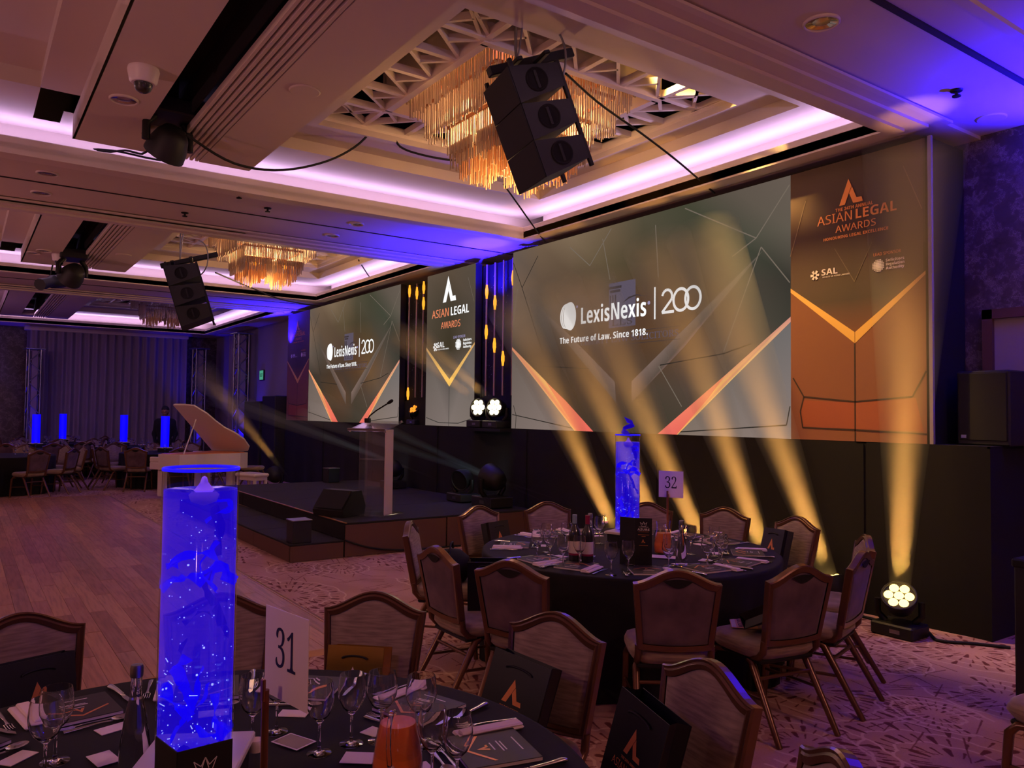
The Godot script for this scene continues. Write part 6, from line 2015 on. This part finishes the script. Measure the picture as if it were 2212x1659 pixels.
	bottle("water_bottle", Vector3(-2.26, 0.749, -0.40), "clear water bottle left of the front blue column", "bottle", null, null, null, true)
	bottle("water_bottle", Vector3(-3.50, 0.749, -3.78), "clear water bottle on table 32 near the jug", "bottle", null, null, null, true)
	bottle("wine_bottle", Vector3(-3.90, 0.749, -3.34), "dark wine bottle with a crimson capsule on table 32", "bottle", M.wine_red, M.bottle_glass, M.label_white)
	bottle("wine_bottle", Vector3(-3.97, 0.749, -3.29), "wine bottle with a pale blue capsule on table 32", "bottle", M.foil_blue, M.bottle_glass, M.label_white)
	bottle("water_bottle", Vector3(-4.06, 0.749, -3.50), "clear bottle with a pink cap behind the wine bottles", "bottle", null, null, null, true)
	var sh := thing("pepper_grinder", "small glass grinder with a pink lid before the 31 stand", "grinder", Vector3(-2.10, 0.749, -0.665))
	part(sh, "glass", MB.new().lathe([[Vector2(0.022, 0.0), Vector2(0.020, 0.04), Vector2(0.018, 0.065)]], Vector3(), 18), M.pane)
	part(sh, "lid", MB.new().lathe([[Vector2(0.021, 0.062), Vector2(0.022, 0.08), Vector2(0.018, 0.09)], [Vector2(0.018, 0.09), Vector2(0.0005, 0.091)]], Vector3(), 18), M.napkin)
	for q in [[Vector3(-4.80, 0.749, -4.30), "lit tealight in a glass left of table 32's blue column"], [Vector3(-4.02, 0.749, -4.36), "lit tealight in a glass right of table 32's jug"]]:
		var cn := thing("tealight_glass", q[1], "candle", q[0])
		part(cn, "glass", MB.new().lathe([[Vector2(0.03, 0.0), Vector2(0.006, 0.006), Vector2(0.005, 0.06), Vector2(0.02, 0.07), Vector2(0.034, 0.09), Vector2(0.036, 0.15)]], Vector3(), 20), M.pane)
		part(cn, "wax", MB.new().lathe([[Vector2(0.02, 0.078), Vector2(0.02, 0.095)], [Vector2(0.02, 0.095), Vector2(0.0005, 0.094)]], Vector3(), 14), M.napkin)
		part(cn, "flame", MB.new().lathe([[Vector2(0.001, 0.098), Vector2(0.007, 0.106), Vector2(0.006, 0.116), Vector2(0.0005, 0.13)]], Vector3(), 10), M.flame)
		omni(q[0] + Vector3(0, 0.115, 0), Color(1, 0.6, 0.25), 0.012, 0.012)
	# loose cards
	for q in [[Vector3(-2.235, 0.749, -0.815), 0.4, Vector2(0.105, 0.074), "photo_print", "photo print lying by the 31 stand", "photo"], [Vector3(-2.03, 0.749, -0.93), 0.9, Vector2(0.10, 0.07), "paper", "white place card under the juice jug's left side", "card"], [Vector3(-2.41, 0.749, -0.35), 0.2, Vector2(0.09, 0.06), "paper", "white place card left of the water bottle", "card"], [Vector3(-3.76, 0.749, -3.90), 0.6, Vector2(0.22, 0.11), "paper", "white envelope before table 32's juice jug", "envelope"]]:
		var k := thing("loose_card", q[4], q[5], q[0], q[1])
		part(k, "card", MB.new().box(Vector3(0, 0.0042, 0), Vector3(q[2].x, 0.0015, q[2].y)), M.paper)
		if q[3] == "photo_print":
			part(k, "picture", MB.new().box(Vector3(0, 0.0052, 0), Vector3(q[2].x - 0.01, 0.0006, q[2].y - 0.01)), M.photo_print)
	# far tables
	var col2 := make_column(false)
	var far := [[Vector3(-19.08, 0, -3.82), "the table behind the piano", 10, 0], [Vector3(-22.59, 0, -3.52), "the far table with the third blue column", 10, 12], [Vector3(-22.4, 0, -1.55), "the far table with the second blue column", 10, 25], [Vector3(-25.3, 0, -2.39), "the farthest table, before the curtain", 8, 8], [Vector3(-18.9, 0, -0.75), "the far table at the left edge", 10, 18]]
	var k := 0
	for q in far:
		table(q[0], 0.92, "round banquet table: " + q[1], "black cloth over " + q[1])
		for i in q[2]:
			var d: float = q[3] + 360.0 * i / q[2]
			copy(ch, pol(q[0], 1.16 + rng.randf_range(-0.04, 0.10), d), facing(d) + rng.randf_range(-0.25, 0.25), "bronze-framed banquet chair around " + q[1], "chairs around " + q[1])
		if k < 4:
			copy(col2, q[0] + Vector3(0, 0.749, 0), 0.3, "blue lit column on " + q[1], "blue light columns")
			omni(q[0] + Vector3(0, 1.9, 0), Color(0.10, 0.02, 1.0), 0.10, 0.08)
		for i in 9:
			var a := rng.randf() * 360.0
			copy(P.glass, pol(q[0], rng.randf_range(0.35, 0.62), i * 40.0 + a * 0.05, 0.749), a, "wine glass on " + q[1], "wine glasses on " + q[1])
		for i in 5:
			copy(P.napkin, pol(q[0], 0.70, q[3] + i * 72.0, 0.749), facing(q[3] + i * 72.0), "white napkin on " + q[1], "napkins on " + q[1])
		k += 1
	copy(ch, Vector3(-17.6, 0, -5.35), deg_to_rad(150), "banquet chair alone to the right of the white piano", "")
	copy(ch, Vector3(-18.3, 0, -5.15), deg_to_rad(200), "banquet chair turned away behind the white piano", "")
	for o in [ch, bb, gb, col, col2, P.booklet, P.napkin, P.fork, P.knife, P.spoon, P.glass, df, cd]:
		o.free()

# ---------------------------------------------------------------- haze caught in the beams
func haze() -> void:
	var cone := func(a: Vector3, b: Vector3, back: float, length: float, half: float, dens: float, c: Color, label: String):
		var d := (b - a).normalized()
		var f := FogVolume.new()
		f.name = "beam_haze"
		f.shape = RenderingServer.FOG_VOLUME_SHAPE_CONE
		var L := back + length
		var r := L * tan(deg_to_rad(half))
		f.size = Vector3(r * 2.0, L, r * 2.0)
		var m := FogMaterial.new()
		m.density = dens
		m.albedo = c
		f.material = m
		add_child(f, true)
		var y := -d
		var x := y.cross(Vector3(0.02, 0.1, 1)).normalized()
		f.transform = Transform3D(Basis(x, y, x.cross(y)), a - d * back + d * L * 0.5)
		tag(f, label, "haze", "", "stuff")
	var names := ["first", "second", "third", "fourth", "fifth", "last"]
	var amber := Color(1.0, 0.70, 0.34)
	for i in 6:
		var a: Vector3 = BEAMS[i][0] + (BEAMS[i][1] - BEAMS[i][0]).normalized() * 0.14
		spot(a, BEAMS[i][1], amber, 56.0, 4.6, 0.5, 0.075)
		cone.call(a, BEAMS[i][1], 0.95, 3.4, 5.0, 0.6, Color(1, 1, 1), "hazy amber light beam, %s from the left along the plinth" % names[i])
	var w := Color(0.55, 0.85, 0.95)
	var tn := ["upper pale beam from the large dark moving head", "lower pale beam from the large dark moving head", "upper pale beam from the pinpoint lamp behind the lectern", "lower pale beam from the pinpoint lamp behind the lectern", "short yellow beam by the piano bench", "faint amber beam from the left white-hot lamp", "faint amber beam from the right white-hot lamp"]
	for i in THIN.size():
		var dd: Vector3 = (THIN[i][1] - THIN[i][0])
		var a: Vector3 = THIN[i][0] + dd.normalized() * 0.25
		var yel := i >= 4
		spot(a, THIN[i][1], amber if yel else w, [8.0, 6.0, 12.0, 8.0, 16.0, 10.0, 10.0][i], [1.0, 1.0, 0.9, 0.9, 4.0, 5.0, 5.0][i], 0.6, [0.03, 0.03, 0.03, 0.03, 0.06, 0.06, 0.06][i])
		cone.call(a, THIN[i][1], [1.5, 1.5, 1.5, 1.5, 0.8, 0.7, 0.7][i], dd.length(), [1.3, 1.3, 1.2, 1.2, 4.4, 5.4, 5.4][i], 0.4, Color(1, 1, 1), tn[i])
